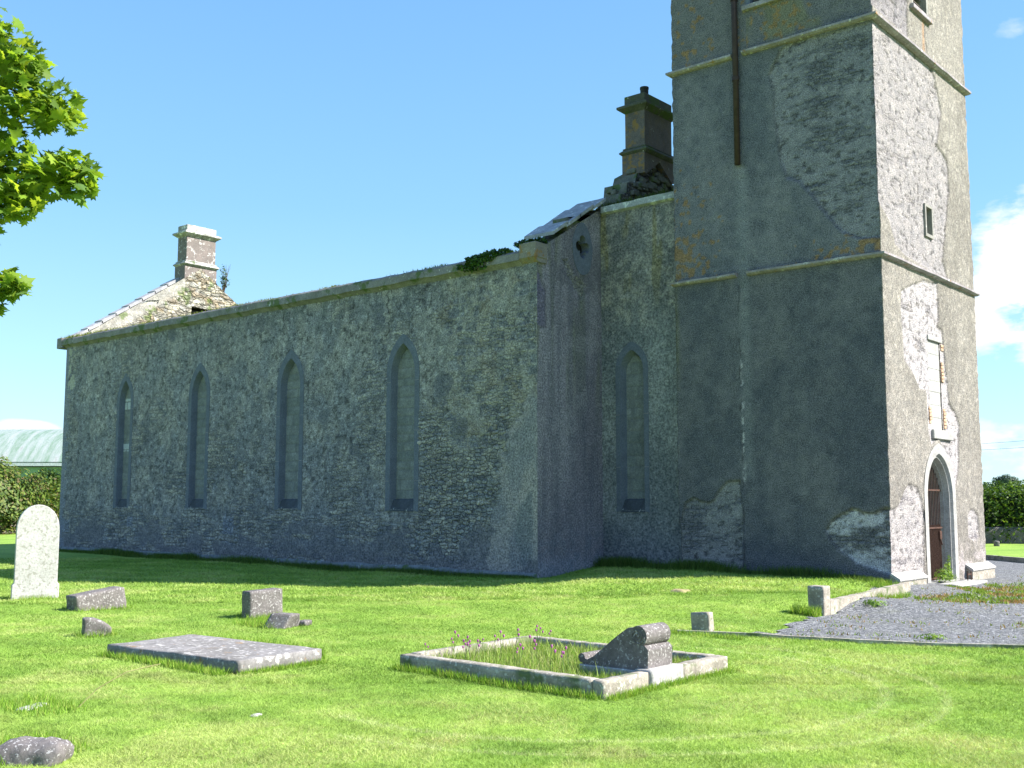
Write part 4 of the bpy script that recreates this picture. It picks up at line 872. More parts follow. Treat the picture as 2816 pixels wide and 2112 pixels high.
mb = MB(); mb.tube([(-.3, .05, -.02), (.15, .05, .0)], .015, 6); mb.build('stem', M['bark'], o)
# moss and grass along the wall tops
r = np.random.default_rng(12)
def blades(name, P, h, wd, cols_, seed, lean=.35, parent=None, mat=None, curve=True):
    r = np.random.default_rng(seed); n = len(P); th = r.uniform(0, 2 * math.pi, n); hh = np.asarray(h) * r.uniform(.6, 1.25, n); ww = np.asarray(wd) * r.uniform(.7, 1.3, n)
    d = np.stack([np.cos(th), np.sin(th), np.zeros(n)], 1); ph = r.uniform(0, 2 * math.pi, n); l = np.stack([np.cos(ph), np.sin(ph), np.zeros(n)], 1) * (hh * lean * r.random(n))[:, None]
    P = np.asarray(P, float); V = np.zeros((n, 3, 3)); V[:, 0] = P - d * ww[:, None] / 2; V[:, 1] = P + d * ww[:, None] / 2; V[:, 2] = P + l + np.array((0, 0, 1.)) * hh[:, None]
    return mesh_np(name, V.reshape(-1, 3), np.arange(n * 3).reshape(n, 3), mat or M['grass'], parent, np.repeat(cols_, 3, 0))
n = 9000; x = r.uniform(NL - .3, -.4, n); dens = fbm(x * 1.3, 0, 0, 90, 3); big = ss(-17.5, -19, x) * .7 + .25 * ss(-8, -12, x); k_ = r.random(n) < (.15 + 1.2 * ss(.45, .7, dens) + big); x = x[k_]; bg_ = big[k_]
P = np.stack([x, r.uniform(-.15, .55, len(x)), np.full(len(x), 7.33)], 1); cc = np.array([(.16, .2, .03), (.10, .15, .02), (.22, .22, .06)])[r.integers(0, 3, len(x))]
o = blades('wall_top_grass', P, .05 + .06 * bg_, .022, cc, 3, 1.2); tag(o, 'thin moss and grass growing along the top of the nave wall', 'moss', kind='stuff')
n = 1700; P = np.stack([r.uniform(.02, 2.3, n), r.uniform(VY - .06, VY + .7, n), np.full(n, 8.80)], 1); o = blades('wall_top_grass', P, .11, .03, np.array([(.035, .06, .012), (.06, .09, .02)])[r.integers(0, 2, n)], 4, 1.3); tag(o, 'dark moss and weeds on the low roof beside the tower', 'moss', kind='stuff')
sp_ = thing('sapling', 'thin sapling growing behind the far chimney on the gable', 'sapling', (EX + .0, 5.95, 9.7))
mb = MB(); rr = random.Random(2)
for i in range(14): mb.tube([(0, 0, 0), (rr.uniform(-.1, .1), rr.uniform(-.05, .12), .6), (rr.uniform(-.3, .3), rr.uniform(-.15, .3), rr.uniform(.8, 1.3))], .012, 5, taper=.004)
mb.build('trunk', M['bark'], sp_)
leaves('crown', blobpts([(0, -.02, .75, .14, .14, .45), (.0, .1, .55, .18, .18, .2)], 160, 4), .07, GRN, sp_, M['leaf'], seed=3)
for i, (px, pz, lb) in enumerate([(2.33, 5.35, 'small fern rooted in the corner between tower and low wall'),]):
    o = thing('wall_fern', lb, 'fern', (px - .12, VY - .03, pz)); leaves('foliage', blobpts([(0, -.02, 0, .05, .05, .13)], 60, 4), .045, GRN, o, M['ivy'], seed=3)

# ------------------------------------------------------------------ graves and stones
def hs_shape(V):
    return V
# tall white headstone
hs = thing('headstone', 'tall white round-topped headstone standing at the left', 'headstone', (-4.38, -9.2, G(-4.38, -9.2)), math.radians(-20.5))
hw = .365; n = 16; pr = [(-hw - .035, -.1), (hw + .035, -.1), (hw + .035, .26), (hw, .30), (hw, 1.22)]
for i in range(1, n): a = math.pi * i / n; pr.append((hw * math.cos(a), 1.22 + .50 * math.sin(a) ** .85))
pr += [(-hw, 1.22), (-hw, .30), (-hw - .035, .26)]
mb = MB(); mb.prism(pr, 0, -.075, .075); ob = mb.build('slab', M['white_stone'], hs); bv = ob.modifiers.new('bevel', 'BEVEL'); bv.width = .012; bv.segments = 2
# fallen stone
def sstone(name, label, cat, base, size, mat, rz=0, tilt=(0, 0), amp=.012, rnd=.02, seed=0, step=.05, shape=None, group=None):
    o = rough_box(name, -size[0] / 2, size[0] / 2, -size[1] / 2, size[1] / 2, 0, size[2], mat, None, step, amp, rnd, seed=seed, shape=shape)
    o.location = base; o.rotation_euler = (tilt[0], tilt[1], rz); return tag(o, label, cat, group)
sstone('fallen_headstone', 'low fallen grey headstone lying right of the tall white one', 'headstone', (-1.56, -9.52, G(-1.56, -9.52) - .06), (.36, .86, .36), M['grey_stone'], 0, (math.radians(7), 0), seed=1)
def wedge(V): V = V.copy(); t_ = (V[:, 1] + .17) / .34; V[:, 2] *= 1 - .45 * np.clip(t_, 0, 1) ** 2; return V
sstone('broken_stone', 'small pale stub of a broken stone in the lawn behind the flat slab', 'stone', (2.03, -11.5, G(2, -11.5) - .03), (.16, .36, .28), M['grey_stone'], math.radians(-18), (0, .05), .02, .03, 3, .035, wedge)
sstone('headstone_stump', 'square upright grey headstone stump spotted with lichen', 'headstone', (1.72, -8.66, G(1.7, -8.7) - .05), (.24, .56, .46), M['grey_stone'], math.radians(-6), (math.radians(2), 0), .006, .012, 5)
def frag(V): V = V.copy(); V[:, 1] *= 1 - .55 * (V[:, 2] / .22); V[:, 0] += V[:, 2] * .35; return V
sstone('stone_fragment', 'dark wedge-shaped stone fragment at the foot of the square headstone stump', 'stone', (3.0, -9.3, G(3, -9.3) - .03), (.34, .46, .22), M['grey_stone'], math.radians(20), (0, 0), .01, .015, 8, .04, frag)
sstone('stone_fragment', 'tiny round stone just right of the wedge-shaped fragment', 'stone', (3.12, -8.98, G(3.1, -9) - .02), (.16, .2, .10), M['grey_stone'], .3, (0, 0), .012, .04, 9, .03)
# ledger slab
o = rough_box('ledger_slab', 0, 2.30, 0, 1.12, 0, .14, M['slab'], None, .05, .010, .018, seed=4, fs=6)
o.location = (3.90, -12.40, -.135); o.rotation_euler = (math.radians(.3), math.radians(-.4), math.radians(3.2)); tag(o, 'flat grey ledger slab lying in the grass at lower left', 'grave slab')
# kerbed grave
kg = thing('grave_kerb', 'rectangular stone grave kerb filled with long grass and thistles', 'grave', (8.4, -9.9, -.12))
KX0, KX1, KY0, KY1 = 7.14, 9.72, -10.98, -8.83; kt = .16
def kst(x0, x1, y0, y1, z1, mat, seed):
    ob = rough_box('kerb_stone', x0 - 8.4, x1 - 8.4, y0 + 9.9, y1 + 9.9, -.1, z1 + .12, M[mat], kg, .045, .008, .015, seed=seed, fs=14); return ob
kst(KX0, KX1 - .14, KY0, KY0 + .14, .035, 'kerb', 1); kst(KX0, KX1 - .14, KY1 - .13, KY1, .03, 'kerb', 2); kst(KX0, KX0 + .13, KY0 + .145, KY1 - .135, .04, 'kerb', 3)
kst(KX1 - .135, KX1, KY0, -10.27, .035, 'kerb', 4); kst(KX1 - .17, KX1 + .03, -10.26, -9.72, .045, 'kerb_white', 5); kst(KX1 - .135, KX1 + .01, -9.70, KY1, .03, 'kerb', 6)
# scroll headstone
shd = thing('scroll_headstone', 'dark scroll-shaped headstone with rolled top standing on the grave kerb', 'headstone', (9.3, -9.99, .0))
pf = [(9.66, .02), (9.665, .215), (9.625, .255)]
for i in range(15): a = math.radians(-60 + i * 13.5); pf.append((9.555 + .095 * math.cos(a), .335 + .098 * math.sin(a)))
pf += [(9.44, .405), (9.36, .355), (9.25, .275), (9.13, .180), (9.03, .105), (8.955, .068), (8.935, .075)]
for i in range(11): a = math.radians(0 + i * 27); pf.append((8.888 + .042 * math.cos(a), .078 + .044 * math.sin(a)))
pf += [(8.92, .02)]
mb = MB(); mb.prism([(p[0] - 9.3, p[1]) for p in pf], 1, -.21, .21); ob = mb.build('scroll', M['grey_stone'], shd); bv = ob.modifiers.new('bevel', 'BEVEL'); bv.width = .006; bv.segments = 2; bv.limit_method = 'ANGLE'
mb = MB(); sp = []
for i in range(40): a = i * .36; rr_ = .078 - i * .0018; sp.append((9.552 - 9.3 + rr_ * math.cos(-a), -.212, .335 + rr_ * math.sin(-a)))
mb.tube(sp, .006, 5); mb.build('volute', M['grey_stone'], shd, True)
mb = MB(); mb.box(-.43, .42, -.24, .24, -.12, .02, .01); mb.build('base', M['kerb_white'], shd)
# kerb posts and edgings of the gravel
p1 = sstone('kerb_post', 'square concrete kerb post at the front end of the kerb running to the tower', 'kerb post', (7.93, -2.83, -.30), (.26, .24, .60), M['kerb'], 0, (0, 0), .006, .012, 12)
p2 = sstone('kerb_post', 'small leaning kerb post on the edging at the lawn corner nearest the grave', 'kerb post', (7.77, -6.02, -.25), (.28, .13, .38), M['kerb'], 0, (math.radians(-3), math.radians(-5)), .006, .012, 13)
def kerbline(name, pts, w_, z0, zt, mat, label, step=.3):
    mbk = MB(); V = []; 
    P = [Vector(p) for p in pts]; q = []
    for i in range(len(P) - 1):
        m_ = max(1, int((P[i + 1] - P[i]).length / step)); q += [(P[i] + (P[i + 1] - P[i]) * j / m_, (P[i + 1] - P[i]).normalized()) for j in range(m_)]
    q.append((P[-1], (P[-1] - P[-2]).normalized()))
    for k_, (p, d) in enumerate(q):
        s = Vector((-d.y, d.x)) * w_ / 2; j1 = (random.random() - .5) * .012; gzz = G(p.x, p.y); zz = zt if zt is not None else gzz + .045
        V += [(p.x - s.x, p.y - s.y, z0 + min(gzz, 0)), (p.x - s.x, p.y - s.y, zz + j1), (p.x + s.x, p.y + s.y, zz + j1), (p.x + s.x, p.y + s.y, z0 + min(gzz, 0))]
    mbk.add(V, [(i * 4 + k, i * 4 + 4 + k, i * 4 + 4 + (k + 1) % 4, i * 4 + (k + 1) % 4) for i in range(len(q) - 1) for k in range(4)] + [(0, 1, 2, 3), tuple((len(q) - 1) * 4 + k for k in range(4))])
    return tag(mbk.build(name, M[mat]), label, 'kerb')
kerbline('kerb', [(7.99, -2.70), (7.50, 1.9)], .13, -.3, .065, 'kerb', 'lichened concrete kerb between the square post and the tower corner', .2)
kerbline('edging', [(7.62, -6.42), (8.6, -6.02), (11.44, -4.86), (20.2, -1.5), (25, 1.2)], .06, -.2, None, 'kerb', 'low thin edging between the front lawn and the gravel')
kerbline('kerb', [(-1.0, 20.8), (4.39, 16.6), (5.8, 15.5), (12, 10.9), (25, 1.3)], .12, -.3, -.05, 'kerb', 'dark kerb on the far side of the gravel beyond the tower')
# stones in the lawn
def rk(V):
    V = V.copy(); x, y, z = V[:, 0], V[:, 1], V[:, 2]; V[:, 2] = z * (1 - .35 * np.clip((-x - .1) / .35, 0, 1)) + (fbm(x * 5, y * 5, 1, 5, 3) - .5) * .05 * (z > .12); V[:, 1] = y * (1 - .3 * z / .3); V[:, 0] = x + z * .35; return V
sstone('boulder', 'rough grey boulder in the grass at the bottom left corner', 'boulder', (8.17, -15.40, -.24), (.54, .34, .26), M['grey_stone'], math.radians(36), (0, 0), .04, .08, 21, .03, rk)
sstone('buried_stone', 'pale flat stone showing through the lawn left of the dry stalk', 'stone', (6.43, -14.46, G(6.43, -14.46) - .03), (.13, .32, .055), M['white_stone'], .5, (0, 0), .015, .03, 22, .03)
sstone('buried_stone', 'small pale stone flush with the lawn below the flat slab', 'stone', (8.08, -13.44, G(8.08, -13.44) - .02), (.06, .12, .03), M['white_stone'], .2, (0, 0), .01, .02, 23, .02)
o = rough_box('molehill', -.17, .17, -.17, .17, -.1, .075, plain_mat('dry sandy soil', (.30, .25, .13), .95, 0, .3, 20), None, .03, .02, .08, seed=31, fs=8); o.location = (4.99, -2.1, G(4.99, -2.1) - .03); tag(o, 'bare sandy hump in the lawn in front of the tower', 'soil')
# dry stalk
mb = MB(); P0 = Vector((6.75, -14.25, G(6.75, -14.25))); mb.tube([P0, P0 + Vector((.10, .12, .16)), P0 + Vector((.24, .30, .29)), P0 + Vector((.42, .50, .35))], .004, 5); tag(mb.build('dry_stalk', plain_mat('straw', (.42, .36, .16), .8)), 'arching dry grass stalk left of centre in the foreground lawn', 'grass stalk')
# boot scraper at the door
bs = thing('boot_scraper', 'small iron boot scraper on the door step', 'boot scraper', (7.50, 5.35, -.10)); 
for dy in (0, .22): mb = MB(); mb.tube([(0, dy, 0), (0, dy, .22)], .011, 6); mb.build('post', M['rust'], bs)
mb = MB(); mb.box(-.006, .006, .01, .21, .13, .16); mb.build('blade', M['rust'], bs)
o = rough_box('door_step', TX1 + .16, TX1 + .62, 3.86, 5.72, -.26, -.08, M['doorstone'], None, .08, .006, .01, seed=41); tag(o, 'worn stone step in front of the tower doorway', 'step')

# thistles in the grave
GRAVE_Z = -.10
def make_thistle():
    t_ = thing('thistle', '', 'thistle', (0, 0, 0)); mb = MB(); mb.tube([(0, 0, 0), (.01, 0, .15), (.02, .01, .30)], .003, 5); mb.tube([(.01, 0, .15), (.05, .03, .26)], .002, 4); mb.build('stem', plain_mat('thistle stem', (.12, .17, .05), .8), t_)
    for c_ in ((.02, .01, .315), (.05, .03, .27)):
        mb = MB(); V = []; 
        for i in range(4): V += [(c_[0] + q * math.cos(a), c_[1] + q * math.sin(a), c_[2] + h_) for a in [k * math.pi / 4 for k in range(8)] for q, h_ in [((.006, .010, .012, .009)[i], (-.012, -.002, .010, .018)[i])]]
        mb.add(V, [(i * 8 + k, i * 8 + (k + 1) % 8, i * 8 + 8 + (k + 1) % 8, i * 8 + 8 + k) for i in range(3) for k in range(8)] + [tuple(range(24, 32))]); mb.build('flower_head', M.setdefault('purple', plain_mat('purple flower', (.34, .10, .27), .8)), t_)
    return t_
th0 = make_thistle(); rr = random.Random(9); first = True
for i in range(22):
    x = rr.uniform(7.2, 7.9) if i < 15 else rr.uniform(8.2, 9.2); y = rr.uniform(-10.8, -9.1) if i < 15 else rr.uniform(-10.75, -10.3)
    if first: o = th0; first = False
    else:
        o = th0.copy(); col.objects.link(o)
        for chd in th0.children: cc = chd.copy(); col.objects.link(cc); cc.parent = o
    o.location = (x, y, GRAVE_Z); s = rr.uniform(.7, 1.1); o.scale = (s, s, s); o.rotation_euler = (rr.uniform(-.15, .15), rr.uniform(-.15, .15), rr.uniform(0, 6)); o['group'] = 'purple thistles in the kerbed grave'
    o['label'] = 'purple-headed thistle among the long grass inside the kerbed grave'

# far row of stones to the right of the tower
for i, (x, y, w_, h_, lb) in enumerate([(.05, 30.0, .5, .75, 'pale upright headstone at the tower edge, beyond the gravel'), (.62, 30.2, .3, .28, 'small round-topped grave marker in the sunny grass beyond the gravel')]):
    o = rough_box('headstone', -.1, .1, -w_ / 2, w_ / 2, 0, h_, M['grey_stone'] if i else M['kerb_white'], None, .06, .02, .06 if i else .03, seed=50 + i); o.location = (x, y, G(x, y) - .05); o.rotation_euler = (0, 0, .6); tag(o, lb, 'headstone')

# ------------------------------------------------------------------ background
def hedge_pts(p0, p1, depth, h, n, seed, top=.5):
    r = np.random.default_rng(seed); t_ = r.random(n); P0 = np.array(p0); P1 = np.array(p1); d = (P1 - P0); L_ = np.linalg.norm(d); d /= L_; nn = np.array((-d[1], d[0])); s = r.uniform(-1, 1, n); z = r.random(n) ** .8
    nz_ = fbm(t_ * L_ * .35, z * h * .5, 0, seed, 3); hh = h * (1 - top * .5 + top * fbm(t_ * L_ * .3, s * .8, 0, seed + 1, 3)); q = P0 + d * (t_ * L_)[:, None] + nn * (s * depth * (.55 + .7 * nz_) * (1 - .35 * z ** 3))[:, None]
    return np.stack([q[:, 0], q[:, 1], z * hh], 1)
hd = thing('hedge', 'dark green clipped hedge beyond the low wall at the right', 'hedge', (0, 0, -.3))
a, b_ = (-14., 21.0), (13., 43.0)
a, b_ = (-16.5, 22.5), (14., 47.0)
pts = hedge_pts((-4.5, 31.6), (16, 44.5), 1.6, 2.75, 26000, 5, .35); leaves('foliage', pts, .14, [(.05, .10, .014), (.08, .15, .02), (.12, .19, .03), (.035, .07, .012)], hd, M['leaf'], .2, seed=8)
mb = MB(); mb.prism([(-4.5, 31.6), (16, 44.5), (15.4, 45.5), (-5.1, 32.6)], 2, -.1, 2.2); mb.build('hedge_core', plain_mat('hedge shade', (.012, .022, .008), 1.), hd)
lw = rough_box('field_wall', 0, 24, 0, .5, -.2, .75, M['grey_stone'], None, .3, .05, .06, seed=77); lw.location = (-4.6, 30.3, -.3); lw.rotation_euler = (0, 0, math.atan2(12.9, 20.5)); tag(lw, 'low dark stone wall in the shade under the right hedge', 'wall')
def tree(name, label, base, blobs, n, size, cols_, seed, cat='tree', trunk_h=2., group=None):
    o = thing(name, label, cat, base, 0, group); mb = MB(); mb.tube([(0, 0, -.2), (0, 0, trunk_h)], .25, 8, taper=.12)
    for b in blobs: mb.tube([(0, 0, trunk_h * .7), ((b[0]) * .6, b[1] * .6, b[2])], .10, 5, taper=.04)
    mb.build('trunk', M['bark'], o); leaves('crown', blobpts(blobs, n, seed), size, cols_, o, M['leaf'], .2, seed=seed); return o
tree('tree', 'lone round tree on the skyline beyond the right hedge', (-21.4, 107.5, -.5), [(0, 0, 4.15, 1.35, 1.35, .85), (-.7, 0, 3.6, .9, .9, .6), (.8, 0, 3.5, .9, .9, .6)], 2600, .22, [(.03, .06, .03), (.045, .085, .04), (.06, .1, .045)], 12)
fh = thing('hedge', 'distant tree line on the horizon behind the lone round tree', 'tree line', (0, 0, -.5))
pts = hedge_pts((-40., 103.), (10, 128.), 3.0, 3.9, 14000, 15, .9); leaves('foliage', pts, .5, [(.03, .06, .03), (.045, .08, .04)], fh, M['leaf'], .2, seed=9)
# utility wires with a pole each side
for i, (a, b_) in enumerate([((-40., 92., 7.2), (14., 40., 5.65)), ((-40., 92., 6.75), (14., 40., 5.2))]):
    a, b_ = Vector(a), Vector(b_); mb = MB(); mb.tube([a + (b_ - a) * k / 10 - Vector((0, 0, .6 * 4 * (k / 10) * (1 - k / 10))) for k in range(11)], .010, 4)
    tag(mb.build('overhead_wire', M['dark']), 'thin overhead wire crossing the sky right of the tower, ' + ('upper of two' if i == 0 else 'lower of two'), 'wire')
for i, (x, y) in enumerate([(-28.0, 118.), (-15.2, 101.)]):
    o = thing('utility_pole', ('tiny utility pole on the skyline left of the lone tree', 'tiny utility pole on the skyline right of the lone tree')[i], 'utility pole', (x, y, -.5)); mb = MB(); mb.tube([(0, 0, 0), (0, 0, 5.4)], .08, 6); mb.build('pole', M['timber'], o); mb = MB(); mb.box(-.5, .5, -.05, .05, 5.0, 5.1); mb.build('crossarm', M['timber'], o)
# barn at the left
bn = thing('barn', 'round-roofed corrugated barn with a weathered green roof behind the left bushes', 'barn', (-78., 26.5, -.4), math.atan2(3.4, 4.0))
def corr_mat():
    mt, t, b = newmat('corrugated green roof'); tcn = nd(t, 'ShaderNodeTexCoord'); wv = nd(t, 'ShaderNodeTexWave', Scale=4.2, Distortion=0.); wv.bands_direction = 'X'
    n1 = nd(t, 'ShaderNodeTexNoise', Scale=.7, Detail=6., Roughness=.7); mpp = nd(t, 'ShaderNodeMapping'); mpp.inputs['Scale'].default_value = (2.2, .35, .35)
    t.links.new(tcn.outputs['Object'], wv.inputs['Vector']); t.links.new(tcn.outputs['Object'], mpp.inputs[0]); t.links.new(mpp.outputs[0], n1.inputs['Vector'])
    c = ramp(t, n1.outputs['Fac'], [(.35, (.14, .23, .15)), (.5, (.26, .32, .28)), (.62, (.34, .37, .36)), (.75, (.22, .2, .17))]); t.links.new(c, b.inputs['Base Color'])
    bpn = nd(t, 'ShaderNodeBump', Strength=.5, Distance=.05); t.links.new(wv.outputs['Fac'], bpn.inputs['Height']); t.links.new(bpn.outputs[0], b.inputs['Normal']); b.inputs['Roughness'].default_value = .6; return mt
M['corr'] = corr_mat(); V = []; Fc = []; R0 = 9.5; n = 24; a0 = math.asin(7 / R0)
pts = [(R0 * math.sin(a0 * (2 * i / n - 1)), 8.2 - R0 + R0 * math.cos(a0 * (2 * i / n - 1))) for i in range(n + 1)]; inn = [(p[0] * .985, p[1] - .12) for p in pts][::-1]
mb = MB(); mb.prism(pts + inn, 0, -26, 12); mb.build('roof', M['corr'], bn)
mb = MB(); mb.box(-25.6, 11.6, -6.6, 6.6, 0, 4.7); mb.build('wall', plain_mat('green corrugated wall', (.17, .27, .18), .7, 0, .35, 1.5), bn)
mb = MB(); mb.box(-26, 12, -7.25, -7.02, 4.78, 5.02); mb.build('gutter', plain_mat('white gutter', (.5, .52, .55), .5), bn)
def shrub(label, base, blobs, n, size, cols_, seed): return tree('bush', label, base, blobs, n, size, cols_, seed, 'bush', 1.0)
HB = [(.09, .14, .022), (.13, .19, .03), (.06, .11, .02), (.17, .19, .045), (.13, .10, .04), (.05, .09, .015), (.13, .18, .025)]
shrub('large sunlit hawthorn bush at the far left in front of the barn', (-45.5, 8.0, -.4), [(0, 0, 2.3, 2.6, 2.8, 2.3), (-1., -1.5, 3.6, 2.2, 2., 1.6), (.6, 2.2, 1.8, 1.6, 1.8, 1.8), (0, -3.2, 3.8, 2.2, 2., 2.1)], 17000, .17, HB, 31)
shrub('dark ash bush between the hawthorn and the church corner', (-47.0, 12.8, -.4), [(0, 0, 2.0, 1.6, 1.8, 1.9), (.3, -1.0, 3.0, 1., 1., .9), (.0, 1.6, 1.4, 1.4, 1.6, 1.4)], 7000, .18, [(.045, .09, .015), (.07, .12, .02), (.03, .06, .012)], 32)
tree('tree', 'small pale tree top showing past the barn ridge beside the church corner', (-93., 38.4, -.5), [(0, 0, 8.6, 2.2, 2.4, 1.3), (0, 2, 7.2, 2.2, 2.5, 1.6)], 3000, .35, [(.14, .17, .04), (.19, .19, .06), (.1, .13, .03)], 33, trunk_h=6.)
fw = rough_box('field_wall', -9, 12, -.3, .3, -.2, 1.0, M['kerb'], None, .3, .06, .08, seed=78); fw.location = (-46.8, 10.5, -.4); fw.rotation_euler = (0, 0, 1.15); tag(fw, 'pale rubble field wall behind the bushes at the left', 'wall')
# a field hedge closing the horizon all round
for i, (p0, p1, lb) in enumerate([((-120., -30.), (-95., 90.), 'far hedge on the left horizon beyond the barn'), ((10., 128.), (120., 90.), 'far hedge on the horizon at the right outside the churchyard')]):
    o = thing('hedge', lb, 'hedge', (0, 0, -.6)); leaves('foliage', hedge_pts(p0, p1, 3., 3.6, 8000, 60 + i, .8), .55, GRN, o, M['leaf'], .2, seed=70 + i)

# ------------------------------------------------------------------ weeds on the gravel
def scatter_col(pal, n, r): return np.array(pal)[r.integers(0, len(pal), n)] * r.uniform(.8, 1.2, (n, 1))
r = np.random.default_rng(77)
n = 60000; x = r.uniform(7.6, 14, n); y = r.uniform(-5.5, 8.5, n)
q = polysd(x, y, [(8.1, .9), (9.2, .2), (10.3, .6), (12.5, 2.5), (13, 5.5), (10, 6.2), (8.3, 5.8), (7.9, 3.8), (8.5, 2.2)]) + (fbm(x * 1.6, y * 1.6, 0, 7, 3) - .5) * 1.2
k_ = (q > 0) & (r.random(n) < .25 + .75 * ss(.4, .6, fbm(x * 3, y * 3, 0, 9, 3))) & (polysd(x, y, GRAVEL) > 0); x, y, q = x[k_], y[k_], q[k_]
cc = scatter_col([(.30, .19, .07), (.34, .24, .09), (.20, .24, .05), (.26, .16, .08)], len(x), r); gg = fbm(x * 2.2, y * 2.2, 3, 19, 3) > .52; cc[gg] = scatter_col([(.20, .28, .04), (.14, .23, .03)], gg.sum(), r)
o = blades('ground_cover', np.stack([x, y, lawn_z(x, y)], 1), .055, .035, cc, 12, 1.3); tag(o, 'orange-brown creeping weeds spreading over the gravel by the door', 'weeds', kind='stuff')
n = 22000; x = r.uniform(7.6, 16, n); y = r.uniform(-6.2, 15, n); k_ = (fbm(x * 2.6, y * 2.6, 0, 29, 4) > .60) & (polysd(x, y, GRAVEL) > .03); x, y = x[k_], y[k_]
cc = scatter_col([(.16, .25, .04), (.22, .27, .06), (.30, .2, .08)], len(x), r); o = blades('gravel_weeds', np.stack([x, y, lawn_z(x, y)], 1), .045, .025, cc, 14, 1.2); tag(o, 'small green weeds dotted over the gravel', 'weeds', kind='stuff')
def weed(label, base, blobs, n, size, seed, name='weed', cols_=((.16, .28, .04), (.11, .2, .03), (.22, .32, .06))):
    o = thing(name, label, 'weed', base); leaves('foliage', blobpts(blobs, n, seed, .3), size, cols_, o, M['leaf'], .5, seed=seed); mb = MB(); mb.tube([(0, 0, 0), (0, 0, blobs[0][2])], .006, 5); mb.build('stem', M['bark'], o); return o
weed('leafy green weed growing against the foot of the iron gate', (7.28, 4.62, -.08), [(0, 0, .14, .16, .34, .16), (-.02, .2, .26, .1, .18, .14), (.05, -.1, .1, .2, .3, .1)], 520, .045, 5)
weed('slender weed climbing the door jamb beside the lock', (7.10, 5.38, -.08), [(0, 0, .3, .05, .06, .28)], 70, .045, 6)
weed('bright clump of weed on the gravel near the square kerb post', (8.33, -1.65, G(8.33, -1.65)), [(0, 0, .05, .2, .2, .07)], 220, .04, 7)
weed('low weed clump on the gravel close to the front edging', (10.3, -4.6, G(10.3, -4.6)), [(0, 0, .03, .2, .16, .05)], 140, .035, 8)

# ------------------------------------------------------------------ grass
NOGO = [[(NL - .1, -.08), (.08, -.08), (.08, VY - .02), (TX0 - .05, VY - .02), (TX0 - .05, TY0 - .05), (TX1 + .2, TY0 - .05), (TX1 + .2, TY1 + .2), (0, NW), (NL - .1, NW)],
        [(3.90, -12.40), (6.2, -12.27), (6.14, -11.15), (3.84, -11.28)], [(KX0, KY0), (KX1, KY0), (KX1, KY1), (KX0, KY1)]]
cam2 = np.array([CAM.x, CAM.y]); fw2 = np.array([F_.x, F_.y]); fw2 /= np.linalg.norm(fw2); rt2 = np.array([fw2[1], -fw2[0]])
def lawn_pts(n, d0, d1, r, pw=1.):
    t_ = d0 + (d1 - d0) * r.random(n) ** pw; s = r.uniform(-.60, .60, n) * t_ + r.uniform(-1, 1, n); P = cam2 + fw2 * t_[:, None] + rt2 * s[:, None]; x, y = P[:, 0], P[:, 1]
    k_ = polysd(x, y, GRAVEL) + (fbm(x * 3, y * 3, 0, 8, 4) - .5) * .8 * (x < 8.9) * (y < -3) < .03
    for pl in NOGO: k_ &= polysd(x, y, pl) < 0
    return x[k_], y[k_], t_[k_]
def lawn_col(x, y, r):
    n1 = fbm(x * .55, y * .55, 0, 401, 4); n2 = fbm(x * 2.4, y * 2.4, 0, 402, 3); n = len(x)
    c = lerp((.20, .33, .055), (.35, .47, .11), ss(.35, .65, n1 * .6 + n2 * .4)); dry = ss(.56, .70, n1 * .5 + n2 * .5 + .03); c = lerp(c, (.45, .47, .19), dry * .55)
    # faint mowing lines curving round the grave and the tower
    ph = np.hypot(x - 9.0, (y + 10.3)) ; ring_ = ss(.09, .0, abs(ph - 2.75)) * (x > 8.6) + ss(.07, .0, abs(ph - 3.25)) * (x > 9.2); c = lerp(c, (.54, .58, .28), np.clip(ring_, 0, 1) * .75)
    st = .5 + .5 * np.sin((y * .93 - x * .22 + 1.2 * fbm(x * .15, y * .15, 0, 9, 2)) * 5.6); c = c * (.90 + .18 * st)[..., None]
    for a_, b2, r_ in ((10.97, -12.58, .5), (9.9, -13.0, .35), (12.6, -10.6, .45), (5.9, -2.4, .35)):
        q_ = ss(0, .4, r_ - np.hypot(x - a_, (y - b2)) + (n2 - .5) * .5); c = lerp(c, (.52, .49, .22), q_ * .6)
    tf = fbm(x * 7, y * 7, 0, 405, 2); c = c * (1 - .26 * ss(.62, .74, tf))[..., None]
    return c * r.uniform(.76, 1.22, (n, 1)) * np.array([1, 1, 1.])
r = np.random.default_rng(501)
parts = []
for nn, d0, d1, h_, w_, pw in [(330000, 6.2, 11, .027, .0062, 1.15), (330000, 10.5, 20, .030, .0105, 1.1), (210000, 19, 34, .045, .022, 1.0)]:
    x, y, t_ = lawn_pts(nn, d0, d1, r, pw); parts.append((x, y, np.full(len(x), h_), np.full(len(x), w_)))
x = np.concatenate([p[0] for p in parts]); y = np.concatenate([p[1] for p in parts]); h_ = np.concatenate([p[2] for p in parts]); w_ = np.concatenate([p[3] for p in parts])
tuf = .75 + .7 * fbm(x * 6, y * 6, 0, 77, 2)
o = blades('grass', np.stack([x, y, lawn_z(x, y) - .006], 1), h_ * tuf, w_, lawn_col(x, y, r), 15, 2.6); tag(o, 'short mown grass blades covering the lawn', 'grass', kind='stuff')
